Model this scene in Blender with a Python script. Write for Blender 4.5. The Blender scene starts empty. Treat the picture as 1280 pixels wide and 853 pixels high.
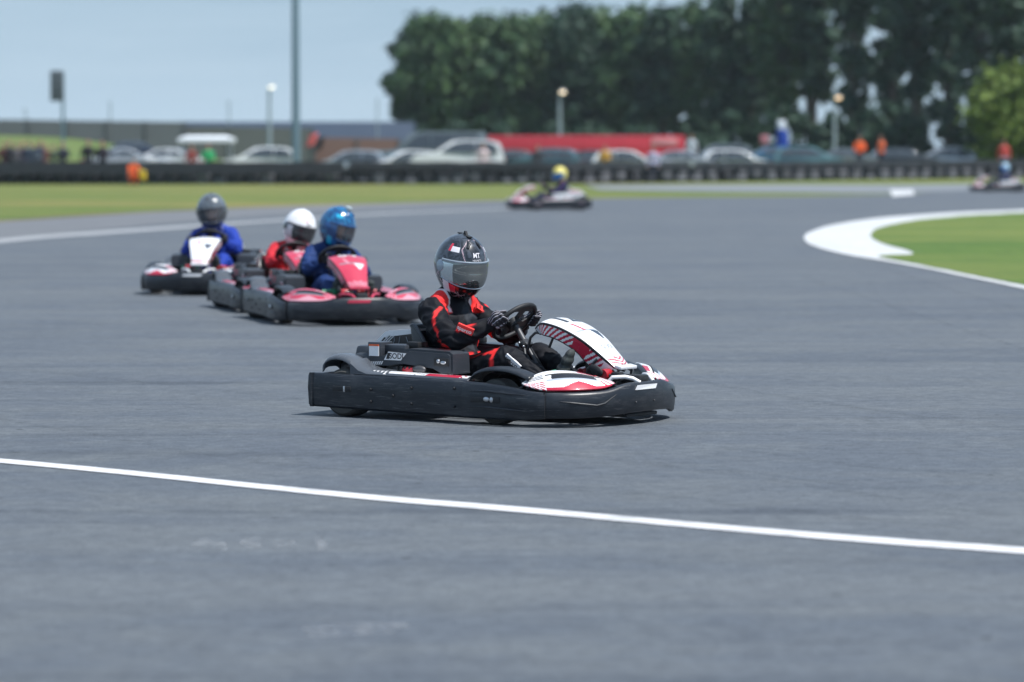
import bpy, bmesh, math, random
import numpy as np
from mathutils import Vector, Matrix, noise as mnoise
R = math.radians
SC = bpy.context.scene
COL = SC.collection
rnd = random.Random(7)

# ------------------------------------------------------------------ camera geometry
F_PX, CAM_H = 4267.0, 1.55
PITCH = math.atan((426.5 - 187) / F_PX)
CP, SP = math.cos(PITCH), math.sin(PITCH)
def G(px, py, z=0.0):
    """where the sight line through a photo pixel meets height z"""
    u = (px - 640) / F_PX; v = (py - 426.5) / F_PX
    d = (u, CP - v * SP, -SP - v * CP); t = (z - CAM_H) / d[2]
    return (d[0] * t, d[1] * t)
def XD(px, d):                      # x of a photo column at distance d
    return (px - 640) / F_PX * d
def ZD(py, d):                      # height of a photo row at distance d
    return CAM_H - (py - 187) * d / F_PX

# ------------------------------------------------------------------ materials
def new_mat(name):
    m = bpy.data.materials.new(name); m.use_nodes = True
    nt = m.node_tree; b = nt.nodes["Principled BSDF"]
    return m, nt, b
def N(nt, typ, **kw):
    n = nt.nodes.new(typ)
    for k, v in kw.items():
        if k in n.inputs: n.inputs[k].default_value = v
        else: setattr(n, k, v)
    return n
def rgb(c): return (c[0], c[1], c[2], 1)
def mix(nt, fac, a, b, mode='MIX'):
    n = nt.nodes.new("ShaderNodeMix"); n.data_type = 'RGBA'; n.blend_type = mode
    for i, s in ((0, fac), (6, a), (7, b)):
        if isinstance(s, (int, float)): n.inputs[i].default_value = s
        elif isinstance(s, tuple): n.inputs[i].default_value = rgb(s)
        else: nt.links.new(s, n.inputs[i])
    return n.outputs[2]
def ramp(nt, src, p0, p1, c0=(0, 0, 0), c1=(1, 1, 1)):
    n = nt.nodes.new("ShaderNodeValToRGB")
    n.color_ramp.elements[0].position = p0; n.color_ramp.elements[1].position = p1
    n.color_ramp.elements[0].color = rgb(c0); n.color_ramp.elements[1].color = rgb(c1)
    nt.links.new(src, n.inputs[0]); return n.outputs[0]
def objco(nt, scale=(1, 1, 1), rot=(0, 0, 0), kind='Object'):
    t = nt.nodes.new("ShaderNodeTexCoord"); mp = nt.nodes.new("ShaderNodeMapping")
    mp.inputs['Scale'].default_value = scale; mp.inputs['Rotation'].default_value = rot
    nt.links.new(t.outputs[kind], mp.inputs[0]); return mp.outputs[0]
def noise(nt, co, scale, detail=3, rough=.55, dist=0):
    n = N(nt, "ShaderNodeTexNoise"); n.inputs['Scale'].default_value = scale
    n.inputs['Detail'].default_value = detail; n.inputs['Roughness'].default_value = rough
    n.inputs['Distortion'].default_value = dist
    nt.links.new(co, n.inputs['Vector']); return n.outputs[0]
def bump(nt, b, src, strength, dist=.01):
    n = N(nt, "ShaderNodeBump"); n.inputs['Strength'].default_value = strength; n.inputs['Distance'].default_value = dist
    nt.links.new(src, n.inputs['Height']); nt.links.new(n.outputs[0], b.inputs['Normal'])
_mats = {}
def M(name, c=(.5, .5, .5), rough=.5, metal=0, var=.12, vs=6, bmp=0, bs=60, coat=0, scratch=0, spec=.5):
    if name in _mats: return _mats[name]
    m, nt, b = new_mat(name)
    co = objco(nt)
    n1 = noise(nt, co, vs, 4)
    lo = tuple(x * (1 - var) for x in c); hi = tuple(min(1, x * (1 + var)) for x in c)
    colr = mix(nt, n1, lo, hi)
    if scratch:
        s = noise(nt, objco(nt, (2.2, 2.2, 42)), 4, 6, .72, .7)
        colr = mix(nt, ramp(nt, s, .57, .72), colr, tuple(x * 1 + scratch for x in c))
        dst = noise(nt, objco(nt, (1.5, 1.5, 5)), 3.0, 5, .7); colr = mix(nt, ramp(nt, dst, .5, .8), colr, tuple(x + scratch * .35 for x in c))
    nt.links.new(colr, b.inputs['Base Color'])
    r = N(nt, "ShaderNodeMapRange"); nt.links.new(n1, r.inputs[0])
    r.inputs[3].default_value = max(0.02, rough - .08); r.inputs[4].default_value = min(1, rough + .08)
    nt.links.new(r.outputs[0], b.inputs['Roughness'])
    b.inputs['Metallic'].default_value = metal
    b.inputs['Specular IOR Level'].default_value = spec
    if coat: b.inputs['Coat Weight'].default_value = coat; b.inputs['Coat Roughness'].default_value = .08
    if bmp: bump(nt, b, noise(nt, co, bs, 3), bmp, .004)
    _mats[name] = m; return m

PLASTIC = M('black_plastic', (.0095, .013, .019), .36, scratch=.11, bmp=.12, bs=40, vs=3, var=.25)
PLASTIC2 = M('grey_plastic', (.034, .040, .050), .34, scratch=.05, bmp=.08, vs=4)
MUDG = M('mudguard_plastic_sheen', (.075, .085, .10), .25, scratch=.04, vs=4)  # paler than the grey plastic: its reflected light is put into the base colour
DARK = M('matt_black', (.012, .013, .015), .6)
RUBBER = M('rubber', (.030, .029, .028), .8, bmp=.3, bs=120, var=.3)
RUBBERW = M('worn_rubber', (.055, .054, .050), .85, bmp=.3, bs=90, var=.3)
STEEL = M('steel', (.55, .56, .58), .3, 1)
FRAMEM = M('painted_frame', (.05, .052, .056), .35, .3)
WHITE = M('white_sticker', (.80, .80, .81), .28, coat=.5, var=.04)
RED = M('crimson_sticker', (.50, .018, .05), .28, coat=.5, var=.08)
LIGHTGREY = M('pale_grey_sticker', (.40, .44, .50), .3, coat=.4)
BLACKST = M('black_sticker', (.012, .012, .016), .3, coat=.4)
REDPAINT = M('red_paint', (.42, .012, .02), .3, coat=.6)
GREENP = M('green_paint', (.01, .22, .09), .35, coat=.4)
SEATM = M('seat_shell', (.016, .017, .019), .38, coat=.2)
ENGINE = M('engine_metal', (.10, .10, .105), .45, .6)
PINK = M('rose_red_sticker', (.52, .035, .075), .3, coat=.5)

# ------------------------------------------------------------------ mesh builder
class MB:
    def __init__(s): s.bm = bmesh.new()
    def _v(s, p): return s.bm.verts.new(p)
    def _f(s, vs, m=0):
        try:
            f = s.bm.faces.new(vs); f.material_index = m; return f
        except ValueError: return None
    def box(s, c, size, m=0, rot=None, bev=.0, seg=2, taper=None):
        b = bmesh.new(); bmesh.ops.create_cube(b, size=1)
        for v in b.verts:
            v.co.x *= size[0]; v.co.y *= size[1]; v.co.z *= size[2]
            if taper and v.co.z > 0: v.co.x *= taper[0]; v.co.y *= taper[1]
        if bev: bmesh.ops.bevel(b, geom=b.edges[:], offset=bev, segments=seg, affect='EDGES', profile=.5)
        Mx = Matrix.Translation(c) @ (rot.to_4x4() if rot else Matrix.Identity(4))
        return s.join(b, Mx, m)
    def join(s, b, Mx=None, m=0):
        mp = {}
        for v in b.verts: mp[v] = s._v(Mx @ v.co if Mx else v.co)
        for f in b.faces: s._f([mp[v] for v in f.verts], m)
        b.free(); return s
    def rings(s, rs, m=0, closed=True, caps=True):
        prev = None; allv = []
        for r in rs:
            cur = [s._v(p) for p in r]; allv.append(cur)
            if prev:
                n = len(cur)
                for i in range(n if closed else n - 1):
                    j = (i + 1) % n
                    s._f([prev[i], prev[j], cur[j], cur[i]], m)
            prev = cur
        if caps and closed:
            s._f(list(reversed(allv[0])), m); s._f(allv[-1], m)
        return s
    def tube(s, pts, r, m=0, n=10, caps=True, flat=1.0):
        pts = [Vector(p) for p in pts]
        rad = r if isinstance(r, (list, tuple)) else [r] * len(pts)
        up = None; rs = []
        for i, p in enumerate(pts):
            t = (pts[min(i + 1, len(pts) - 1)] - pts[max(i - 1, 0)]).normalized()
            if up is None: up = Vector((0, 0, 1)) if abs(t.z) < .9 else Vector((1, 0, 0))
            a = t.cross(up).normalized(); bb = a.cross(t).normalized(); up = bb
            rs.append([p + a * math.cos(2 * math.pi * k / n) * rad[i] + bb * math.sin(2 * math.pi * k / n) * rad[i] * flat for k in range(n)])
        return s.rings(rs, m, True, caps)
    def lathe(s, prof, Mx, m=0, n=28, caps=True):
        rs = [[Mx @ Vector((r * math.cos(2 * math.pi * k / n), r * math.sin(2 * math.pi * k / n), h)) for k in range(n)] for r, h in prof]
        return s.rings(rs, m, True, caps)
    def ell(s, c, rad, m=0, rot=None, nu=20, nv=12):
        b = bmesh.new(); bmesh.ops.create_uvsphere(b, u_segments=nu, v_segments=nv, radius=1)
        Mx = Matrix.Translation(c) @ (rot.to_4x4() if rot else Matrix.Identity(4)) @ Matrix.Diagonal((*rad, 1))
        return s.join(b, Mx, m)
    def grid(s, fn, nu, nv, mf=None, skip=None, wrapu=False):
        vs = [[s._v(fn(i / nu, j / nv)) for j in range(nv + 1)] for i in range(nu + (0 if wrapu else 1))]
        for i in range(nu):
            i2 = (i + 1) % len(vs) if wrapu else i + 1
            for j in range(nv):
                u, v = (i + .5) / nu, (j + .5) / nv
                if skip and skip(u, v): continue
                s._f([vs[i][j], vs[i2][j], vs[i2][j + 1], vs[i][j + 1]], mf(u, v) if mf else 0)
        return s
    def prism(s, poly, fn, d0, d1, m=0):
        """poly of 2D points; fn(a, b, depth) -> 3D"""
        A = [s._v(fn(a, b, d0)) for a, b in poly]; B = [s._v(fn(a, b, d1)) for a, b in poly]
        n = len(poly)
        for i in range(n): s._f([A[i], A[(i + 1) % n], B[(i + 1) % n], B[i]], m)
        s._f(list(reversed(A)), m); s._f(B, m); return s
    def sheet(s, pts, m=0):
        s._f([s._v(p) for p in pts], m); return s
    def build(s, name, mats, parent=None, smooth=40, solid=0, weld=0, tri=True):
        if weld: bmesh.ops.remove_doubles(s.bm, verts=s.bm.verts[:], dist=weld)
        bmesh.ops.recalc_face_normals(s.bm, faces=s.bm.faces[:])
        if tri:
            big = [f for f in s.bm.faces if len(f.verts) > 4]
            if big: bmesh.ops.triangulate(s.bm, faces=big)
        me = bpy.data.meshes.new(name); s.bm.to_mesh(me); s.bm.free()
        for m in (mats if isinstance(mats, (list, tuple)) else [mats]): me.materials.append(m)
        if smooth:
            me.shade_smooth(); me.set_sharp_from_angle(angle=R(smooth))
        o = bpy.data.objects.new(name, me); COL.objects.link(o)
        if parent: o.parent = parent
        if solid:
            md = o.modifiers.new('Solidify', 'SOLIDIFY'); md.thickness = solid; md.offset = 0
        return o

def catmull(pts, k=6):
    P = [np.array(p, float) for p in pts]; P = [2 * P[0] - P[1]] + P + [2 * P[-1] - P[-2]]; out = []
    for i in range(1, len(P) - 2):
        for j in range(k):
            t = j / k
            out.append(.5 * (2 * P[i] + (P[i + 1] - P[i - 1]) * t + (2 * P[i - 1] - 5 * P[i] + 4 * P[i + 1] - P[i + 2]) * t * t + (3 * P[i] - P[i - 1] - 3 * P[i + 1] + P[i + 2]) * t ** 3))
    out.append(P[-2]); return out
def interp(pts, u):
    """smooth polyline lookup, u in 0..1"""
    n = len(pts) - 1; x = min(max(u, 0), 1) * n; i = min(int(x), n - 1); t = x - i
    g = lambda k: np.array(pts[min(max(k, 0), n)], float)
    p0, p1, p2, p3 = g(i - 1), g(i), g(i + 1), g(i + 2)
    return .5 * (2 * p1 + (p2 - p0) * t + (2 * p0 - 5 * p1 + 4 * p2 - p3) * t * t + (3 * p1 - p0 - 3 * p2 + p3) * t ** 3)

def text_polys(body, size=1.0, bold=False):
    cu = bpy.data.curves.new('t', 'FONT'); cu.body = body; cu.size = size; cu.align_x = 'CENTER'; cu.align_y = 'CENTER'
    cu.resolution_u = 3
    if bold: cu.offset = .02 * size
    o = bpy.data.objects.new('t', cu); me = bpy.data.meshes.new_from_object(o)
    vs = [v.co.copy() for v in me.vertices]; fs = [tuple(p.vertices) for p in me.polygons]
    bpy.data.objects.remove(o); bpy.data.curves.remove(cu); bpy.data.meshes.remove(me)
    return vs, fs
def text_on(name, body, size, fn, mat_, parent, bold=True):
    vs, fs = text_polys(body, size, bold)
    mb = MB(); V = [mb._v((v.x, v.y, 0)) for v in vs]
    for f in fs: mb._f([V[i] for i in f])
    bmesh.ops.remove_doubles(mb.bm, verts=mb.bm.verts[:], dist=1e-5); bmesh.ops.triangulate(mb.bm, faces=mb.bm.faces[:])
    for _ in range(5):
        long_ = [e for e in mb.bm.edges if e.calc_length() > max(.006, size * .09)]
        if not long_: break
        bmesh.ops.subdivide_edges(mb.bm, edges=long_, cuts=1); bmesh.ops.triangulate(mb.bm, faces=[f for f in mb.bm.faces if len(f.verts) > 3])
    for v in mb.bm.verts: v.co = fn(v.co.x, v.co.y)
    return mb.build(name, mat_, parent, smooth=0)

def thing(name, label, cat, loc=(0, 0, 0), rz=0, group=None):
    o = bpy.data.objects.new(name, None); COL.objects.link(o)
    o.location = loc; o.rotation_euler = (0, 0, rz); o.empty_display_size = .2
    return tag(o, label, cat, group)
def tag(o, label, cat, group=None):
    o['label'] = label; o['category'] = cat
    if group: o['group'] = group
    return o
def struct(o, kind='structure'):
    o['kind'] = kind; return o
def copy_tree(o, parent=None, swap=None):
    c = o.copy(); COL.objects.link(c)
    if parent: c.parent = parent
    if swap and c.type == 'MESH':
        for sl in c.material_slots:
            if sl.material and sl.material.name in swap:
                new = swap[sl.material.name]; sl.link = 'OBJECT'; sl.material = new
    for ch in list(o.children):
        copy_tree(ch, c, swap)
    return c

# ================================================================== THE KART
def band(path, thick=.04, bulge=.0):
    """closed bumper loop section swept along (x, y, z0, z1); inside is to the left of travel"""
    P = catmull(path, 5); rs = []
    for i, p in enumerate(P):
        q = P[min(i + 1, len(P) - 1)] - P[max(i - 1, 0)]
        t = Vector((q[0], q[1], 0)).normalized(); n = Vector((-t.y, t.x, 0))
        o = Vector((p[0], p[1], 0)); z0, z1 = p[2], p[3]; h = z1 - z0; b = bulge
        sec = [(.012, z0), (.0, z0 + .012), (-b, z0 + h * .55), (-b * .3, z1 - .016), (.006, z1 - .004), (.014, z1), (thick, z1), (thick, z0)]
        rs.append([o + n * a + Vector((0, 0, z)) for a, z in sec])
    return rs
def mirror(path): return [(p[0], -p[1]) + tuple(p[2:]) for p in reversed(path)]

FAIR = [(.310, .540), (.34, .566), (.395, .580), (.51, .553), (.64, .488), (.745, .408), (.835, .332)]
FAIRW = [.145, .155, .162, .152, .125, .098, .078]
FAIRD = [.045, .062, .068, .070, .078, .095, .04]
def fair(u, a, off=0.0):
    p = interp(FAIR, u); q = interp(FAIR, min(u + .02, 1)) - interp(FAIR, max(u - .02, 0))
    t = q / np.linalg.norm(q); n = np.array((-t[1], t[0]))
    if n[1] < 0: n = -n
    w = float(interp([(x, 0) for x in FAIRW], u)[0]); d = float(interp([(x, 0) for x in FAIRD], u)[0])
    s = 1 if a >= 0 else -1; aa = abs(a)
    if aa <= .66:
        k = aa / .66; y = w * k; dn = -.022 * k * k + off; dy = 0
    else:
        k = (aa - .66) / .34; y = w - .006 * k; dn = -.022 - d * k + off * (1 - min(1, k * 6)); dy = off * min(1, k * 6)
    return Vector((p[0] + n[0] * dn, s * (y + dy), p[1] + n[1] * dn))
def fair_mat(u, v):
    a = v * 2 - 1; aa = abs(a)
    if .655 < aa < .70: return 2
    if aa >= .70:
        if u < .12: return 3
        if .16 < u < .62:
            return 1 if ((u * 21 + (aa - .7) * 5) % 1) < .52 else 0
        if u < .76 and u > .62: return 1
        if .76 <= u < .9: return 1 if ((u * 22 + (aa - .7) * 4) % 1) < .5 else 0
        return 0
    if .60 < u < .71 and abs(a - .30) < .24 * (1 - (u - .60) / .13): return 4
    if .50 < u < .60 and abs(a + .25 - (u - .5) * 1.2) < .045: return 1
    if .585 < u < .605 and -.5 < a < .45: return 3
    if u > .90 and (u * 26 + aa * 3) % 1 < .45: return 1
    return 0

# bumper plan, right side (y<0): inner-left travel is anticlockwise seen from above
RIGHT_SIDE = [(-.955, -.57, .055, .25), (-.945, -.605, .054, .252), (-.915, -.622, .054, .252), (-.55, -.624, .048, .250), (-.1, -.624, .040, .247), (.19, -.624, .036, .243)]
RIGHT_GUARD = [(.165, -.642, .036, .244), (.30, -.652, .036, .240), (.48, -.650, .038, .224), (.60, -.642, .042, .206), (.665, -.628, .046, .199), (.705, -.610, .05, .197)]
FRONT = [(.690, -.600, .050, .196), (.80, -.553, .052, .197), (.895, -.445, .055, .199), (.955, -.33, .060, .207), (.992, -.20, .068, .236), (1.008, -.08, .072, .240),
         (1.008, .08, .072, .240), (.992, .20, .068, .236), (.955, .33, .060, .207), (.895, .445, .036, .199), (.80, .553, .042, .197), (.690, .600, .050, .196)]
REAR = [(-.955, .56, .06, .245), (-.965, .40, .06, .245), (-.97, 0, .06, .245), (-.965, -.40, .06, .245), (-.955, -.56, .06, .245)]
POD_F = [(.565, -.605, .232), (.67, -.582, .208), (.785, -.528, .207), (.865, -.432, .209), (.912, -.328, .214), (.930, -.235, .232)]
POD_B = [(.545, -.600, .240), (.585, -.510, .288), (.645, -.440, .305), (.725, -.360, .300), (.815, -.275, .272), (.885, -.215, .245)]
def pod(s, t, off=0.0, sgn=1):
    a = interp(POD_F, s); b = interp(POD_B, s)
    p = a + (b - a) * t; bul = math.sin(math.pi * t) * math.sin(math.pi * s) * .022
    return Vector((p[0] + off * .4, sgn * (p[1] - off * .3), p[2] + bul + off))
def pod_mat(s, t):
    if .30 + .05 * t < s < .78 - .1 * (t - .35) and .42 < t < .68: return 2
    if .27 < s < .80 and .36 < t <= .42: return 3
    if s < .25:
        if t < .34: return 1 if (t * 10 + s * 14) % 1 < .42 else 0
        return 2 if .44 < t < .74 and (t * 10) % 1 < .38 else 0
    if t < .06 and s > .92: return 2
    if t < .10 + .20 * max(0, 1 - abs(s - .56) / .16): return 1
    if s > .80: return 1 if (s * 14 + t * 2.5) % 1 < .36 else 0
    if t > .80 and s > .62: return 1
    return 0

def make_wheel(root, x, y, r, w, steer=0):
    mb = MB(); Mx = Matrix.Translation((x, y, r)) @ Matrix.Rotation(steer, 4, 'Z') @ Matrix.Rotation(R(90), 4, 'X')
    h = w / 2
    mb.lathe([(r * .52, -h * .8), (r * .56, -h), (r * .85, -h), (r * .97, -h * .8), (r, -h * .45), (r, h * .45), (r * .97, h * .8), (r * .85, h), (r * .56, h), (r * .52, h * .8)], Mx, n=36, caps=False)
    t = mb.build('wheel', [RUBBERW if abs(y) > 0 else RUBBER], root)
    mb = MB()
    mb.lathe([(r * .53, -h * .95), (r * .50, -h * .9), (r * .44, -h * .5), (r * .2, -h * .45), (r * .16, -h * .8), (.001, -h * .8)], Mx, n=24, caps=False)
    mb.lathe([(r * .53, h * .95), (r * .50, h * .9), (r * .44, h * .5), (r * .2, h * .45), (r * .16, h * .8), (.001, h * .8)], Mx, n=24, caps=False)
    for k in range(5):
        a = k * 2 * math.pi / 5
        for sg in (-1, 1):
            mb.lathe([(.008, -.006), (.008, .006)], Mx @ Matrix.Translation((r * .32 * math.cos(a), r * .32 * math.sin(a), sg * h * .5)), n=8)
    mb.build('rim', [ENGINE], t)
    return t

WH_C, WH_N = Vector((.072, 0, .545)), Vector((-.71, 0, .70)).normalized()     # steering wheel centre and normal (towards the driver)
WH_U = Vector((.70, 0, .71)).normalized()                                      # up in the wheel's plane
WH_L = Vector((0, 1, 0))
def on_wheel(a, b, n=0): return WH_C + WH_L * a + WH_U * b + WH_N * n
def rim_pt(ang):      # angle from the top, positive to the driver's left
    s, c = math.sin(ang), math.cos(ang)
    return .162 * s * (1 - .08 * max(0, -c)), (.150 if c > 0 else .128) * c

def make_kart():
    k = thing('go_kart', '', 'go-kart')
    for sg in (1, -1):
        mb = MB(); mb.rings(band(RIGHT_SIDE if sg == 1 else mirror(RIGHT_SIDE), .035, .006))
        sb = mb.build('side_bumper', [PLASTIC], k)
        for x, z in ((-.33, .14), (-.20, .19), (-.20, .10), (-.49, .17), (-.49, .10), (.10, .20), (.10, .095)):
            mb = MB(); mb.lathe([(.009, 0), (.008, .006), (.004, .008)], Matrix.Translation((x, -sg * .632, z)) @ Matrix.Rotation(R(90) * sg, 4, 'X'), n=10); mb.build('bolt', [DARK], sb)
        mb = MB()      # dark recessed slot with the axle end showing
        mb.box((-.70, -sg * .629, .165), (.13, .008, .03), 0, bev=.003)
        mb.box((-.68, -sg * .634, .165), (.012, .008, .034), 1, bev=.002)
        mb.build('slot', [DARK, STEEL], sb)
        mb = MB(); mb.rings(band(RIGHT_GUARD if sg == 1 else mirror(RIGHT_GUARD), .03, .008))
        g = mb.build('wheel_guard', [PLASTIC], k)
        mb = MB(); mb.box((.335, -sg * .660, .148), (.20, .008, .034), 0, bev=.003)
        mb.ell((.345, -sg * .664, .15), (.02, .008, .014), 1); mb.ell((.38, -sg * .664, .148), (.012, .008, .016), 1)
        mb.build('slot', [DARK, STEEL], g)
        # crease ribs pressed into the guard
        for zz in (.195, .105):
            mb = MB(); mb.tube([(.22, -sg * .6565, zz), (.36, -sg * .663, zz), (.50, -sg * .661, zz - .008), (.60, -sg * .652, zz - .012)], [.002, .006, .006, .002], n=6); mb.build('rib', [PLASTIC], g)
    mb = MB(); mb.rings(band(FRONT, .03, .008)); fb = mb.build('front_bumper', [PLASTIC], k)
    P = catmull(FRONT, 8)
    def fb_at(s, z, off):
        i = s * (len(P) - 1); a = P[int(i)]; b = P[min(int(i) + 1, len(P) - 1)]; p = a + (b - a) * (i - int(i))
        t = Vector((b[0] - a[0], b[1] - a[1], 0)).normalized()
        return Vector((p[0], p[1], z)) + Vector((t.y, -t.x, 0)) * off
    for sg in (0, 1):
        f = lambda s: 1 - s if sg else s
        mb = MB(); mb.tube([fb_at(f(.07), .150, .008), fb_at(f(.12), .142, .011), fb_at(f(.21), .125, .011), fb_at(f(.245), .135, .010), fb_at(f(.30), .18, .008)], [.002, .005, .005, .005, .002], n=6); mb.build('rib', [PLASTIC], fb)
    for s, z in ((.41, .13), (.52, .13)):
        mb = MB(); mb.ell(fb_at(s, z, .008), (.004, .005, .005)); mb.build('bolt', [ENGINE], fb)
    for sg in (1, -1):
        mb = MB(); mb.tube([(.700, -sg * .606, .05), (.700, -sg * .606, .198)], .005, n=6); mb.build('seam', [DARK], fb)
    mb = MB(); mb.prism([(.405, .199), (.525, .199), (.535, .225), (.42, .225)], lambda a, b, d: fb_at(a, b, d), .006, .012)
    mb.build('badge_panel', [WHITE], fb)
    mb = MB(); mb.rings(band(REAR, .03, .01)); rb = mb.build('rear_bumper', [PLASTIC], k)
    mb = MB(); mb.box((.862, 0, .052), (.2, .32, .02), bev=.006); mb.build('skid_plate', [DARK], k)
    # floor and frame
    mb = MB(); mb.box((.28, 0, .046), (.95, .50, .006), bev=.002); mb.build('floor_tray', [FRAMEM], k)
    mb = MB()
    for sg in (1, -1):
        mb.tube([(-.88, sg * .32, .085), (-.4, sg * .33, .07), (.25, sg * .30, .07), (.7, sg * .22, .07), (.92, sg * .16, .08)], .015)
        mb.tube([(-.5, sg * .33, .075), (-.48, sg * .59, .09), (.18, sg * .59, .09), (.25, sg * .30, .075)], .012)
        mb.tube([(.68, sg * .22, .075), (.78, sg * .50, .12), (.5, sg * .56, .12)], .010)
    for x in (-.86, -.45, .22, .62): mb.tube([(x, -.32, .075), (x, .32, .075)], .014)
    mb.tube([(.33, -.50, .125), (.33, .50, .125)], .014); mb.tube([(-.715, -.56, .14), (-.715, .56, .14)], .018)
    mb.build('frame', [FRAMEM], k)
    # wheels
    for sg in (-1, 1):
        make_wheel(k, -.715, sg * .525, .142, .17)
        make_wheel(k, .345, sg * .525, .130, .125, R(-5))
        # rear mudguard: glossy arch behind and above the wheel, stretched forward into an arm
        mb = MB()
        arc = [(-.86, .285), (-.855, .325), (-.815, .352), (-.755, .360), (-.69, .345), (-.635, .305), (-.60, .262)]
        def guard(u, v, arc=arc, w0=.60, w1=.43, sg=sg):
            p = interp(arc, u); y = w0 + (w1 - w0) * v; dz = -.028 * (2 * v - 1) ** 4
            return Vector((p[0], sg * y, p[1] + dz))
        mb.grid(guard, 20, 8)
        mb.grid(lambda u, v, sg=sg: Vector((interp(arc, u)[0], sg * .432, interp(arc, u)[1] - .028 - (interp(arc, u)[1] - .26) * v)), 16, 3)
        mb.rings([[Vector((x, sg * y, z)) for y, z in ((.605, zl), (.605, zh - .012), (.59, zh), (.45, zh + .01), (.43, zh), (.43, zl))] for x, zl, zh in ((-.655, .245, .325), (-.60, .245, .285), (-.54, .245, .268), (-.44, .248, .262))])
        mb.build('mudguard', [MUDG], k, solid=.008)
        # front mudguard: black arch over the front wheel
        mb = MB(); arc2 = [(.175, .255), (.205, .292), (.275, .318), (.36, .326), (.45, .320), (.53, .300), (.585, .278)]
        mb.grid(lambda u, v, sg=sg: Vector((interp(arc2, u)[0], sg * (.595 - .13 * v), interp(arc2, u)[1] - .02 * (2 * v - 1) ** 4)), 20, 6)
        mb.build('front_mudguard', [PLASTIC], k, solid=.008)
        # deck between the bumper and the floor
        mb = MB()
        def deck(u, v, sg=sg):
            x = -.62 + .80 * u; return Vector((x, sg * (.610 - (.15 + .03 * math.sin(math.pi * u)) * v), .252 + .020 * math.sin(math.pi * min(1, v * 1.1)) - .012 * u))
        def deck_m(u, v):
            if u < .10: return 3
            if u < .27: return 0 if ((u * 28 + v * 2) % 1 < .4 and .1 < v < .6) else 3
            if v < .18 or v > .92: return 3
            if .60 < u < .90 and .18 < v < .40 + .2 * (u - .6): return 1
            if .75 < u < .95 and (u * 20 + v * 4) % 1 < .35: return 1
            if .5 < u < .6 and (u * 30 - v * 6) % 1 < .12: return 2
            return 0 if u < .97 else 2
        mb.grid(deck, 80, 24, deck_m)
        mb.build('side_deck', [WHITE, RED, BLACKST, PLASTIC2], k, solid=.01)
        mb = MB(); mb.grid(lambda s, t, sg=sg: pod(s, t, 0, -sg if False else (1 if sg == -1 else -1)), 90, 40, pod_mat)
        pd = mb.build('nose_pod', [WHITE, RED, BLACKST, LIGHTGREY], k, solid=.012)
        mb = MB()     # raised lip of the dark duct in the pod
        lip = [pod(.27 + .55 * i / 12, .66, .004, 1 if sg == -1 else -1) for i in range(13)]
        mb.tube(lip, .006, n=6); mb.build('duct', [DARK], pd)
        # inner grey wall of the pod down to the floor
        mb = MB(); mb.grid(lambda u, v, sg=sg: Vector((lambda p: (p[0] - .03 * v, -(1 if sg == -1 else -1) * -p[1], p[2] - .14 * v))(interp(POD_B, .1 + .9 * u))), 18, 4)
        mb.build('inner_wall', [PLASTIC2], k, solid=.008)
    # grey centre dish of the nose
    mb = MB(); mb.grid(lambda u, v: Vector((.78 + .215 * u, (-.21 + .42 * v) * (1 - .1 * u), .215 - .035 * math.sin(math.pi * v) + .01 * u)), 10, 14)
    mb.build('nose_dish', [PLASTIC2], k, solid=.008)
    for sg in (-1, 1):
        mb = MB(); mb.tube([(.83, sg * .17, .225), (.865, sg * .165, .265), (.92, sg * .12, .268), (.955, sg * .09, .258), (.990, sg * .07, .235)], .012, n=10); mb.build('nose_tube', [WHITE], k)
    if 0:
      mb = MB(); mb.tube([(.83, -.17, .225), (.865, -.165, .275), (.92, -.12, .275), (.985, -.09, .262), (1.035, -.07, .235)], .013, n=10)
    mb = MB(); mb.lathe([(.001, -.045), (.03, -.045), (.034, -.03), (.034, .03), (.03, .045), (.001, .045)], Matrix.Translation((.785, -.10, .275)) @ Matrix.Rotation(R(90), 4, 'X'), n=20)
    mb.tube([(.70, -.14, .25), (.785, -.10, .275)], .012); mb.build('brake_reservoir', [REDPAINT], k)
    mb = MB(); mb.box((.86, -.105, .268), (.06, .05, .05), bev=.008); mb.box((.91, .00, .25), (.13, .10, .05), bev=.01)
    mb.tube([(.745, -.15, .29), (.86, -.105, .262)], .010)
    mb.ell((.745, -.15, .30), (.05, .012, .028), 0, Matrix.Rotation(R(25), 3, 'Y'))
    mb.build('nose_bracket', [DARK], k)
    # front fairing
    mb = MB(); mb.grid(lambda u, v: fair(u, v * 2 - 1), 150, 96, fair_mat)
    ff = mb.build('front_fairing', [WHITE, RED, BLACKST, LIGHTGREY, M('vent_dark_blue', (.035, .05, .075), .35)], k, solid=.007)
    mb = MB(); mb.tube([fair(t / 20, -1) for t in range(21)], .005, n=6); mb.tube([fair(t / 20, 1) for t in range(21)], .005, n=6)
    mb.tube([fair(0, a / 8 - 1) for a in range(17)], .005, n=6)
    mb.build('edge_trim', [BLACKST], ff)
    mb = MB(); mb.box((.848, 0, .316), (.05, .17, .02), 0, Matrix.Rotation(R(12), 3, 'Y'), bev=.005); mb.build('fairing_lip', [WHITE], ff)
    for sg in (1, -1):
        for pts in ([(.25, sg * .11, .40), (.275, sg * .12, .47), (.32, sg * .135, .50), (.36, sg * .13, .50)], [(.62, sg * .10, .10), (.66, sg * .11, .30), (.72, sg * .10, .36)], [(.80, sg * .08, .10), (.845, sg * .07, .30)]):
            mb = MB(); mb.tube(pts, .008); mb.build('fairing_bracket', [FRAMEM], k)
    # steering
    mb = MB()
    rim = []
    for i in range(41):
        a, b = rim_pt(i / 40 * 2 * math.pi); rim.append(on_wheel(a, b))
    mb.tube(rim, .0135, n=10, caps=False)
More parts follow.
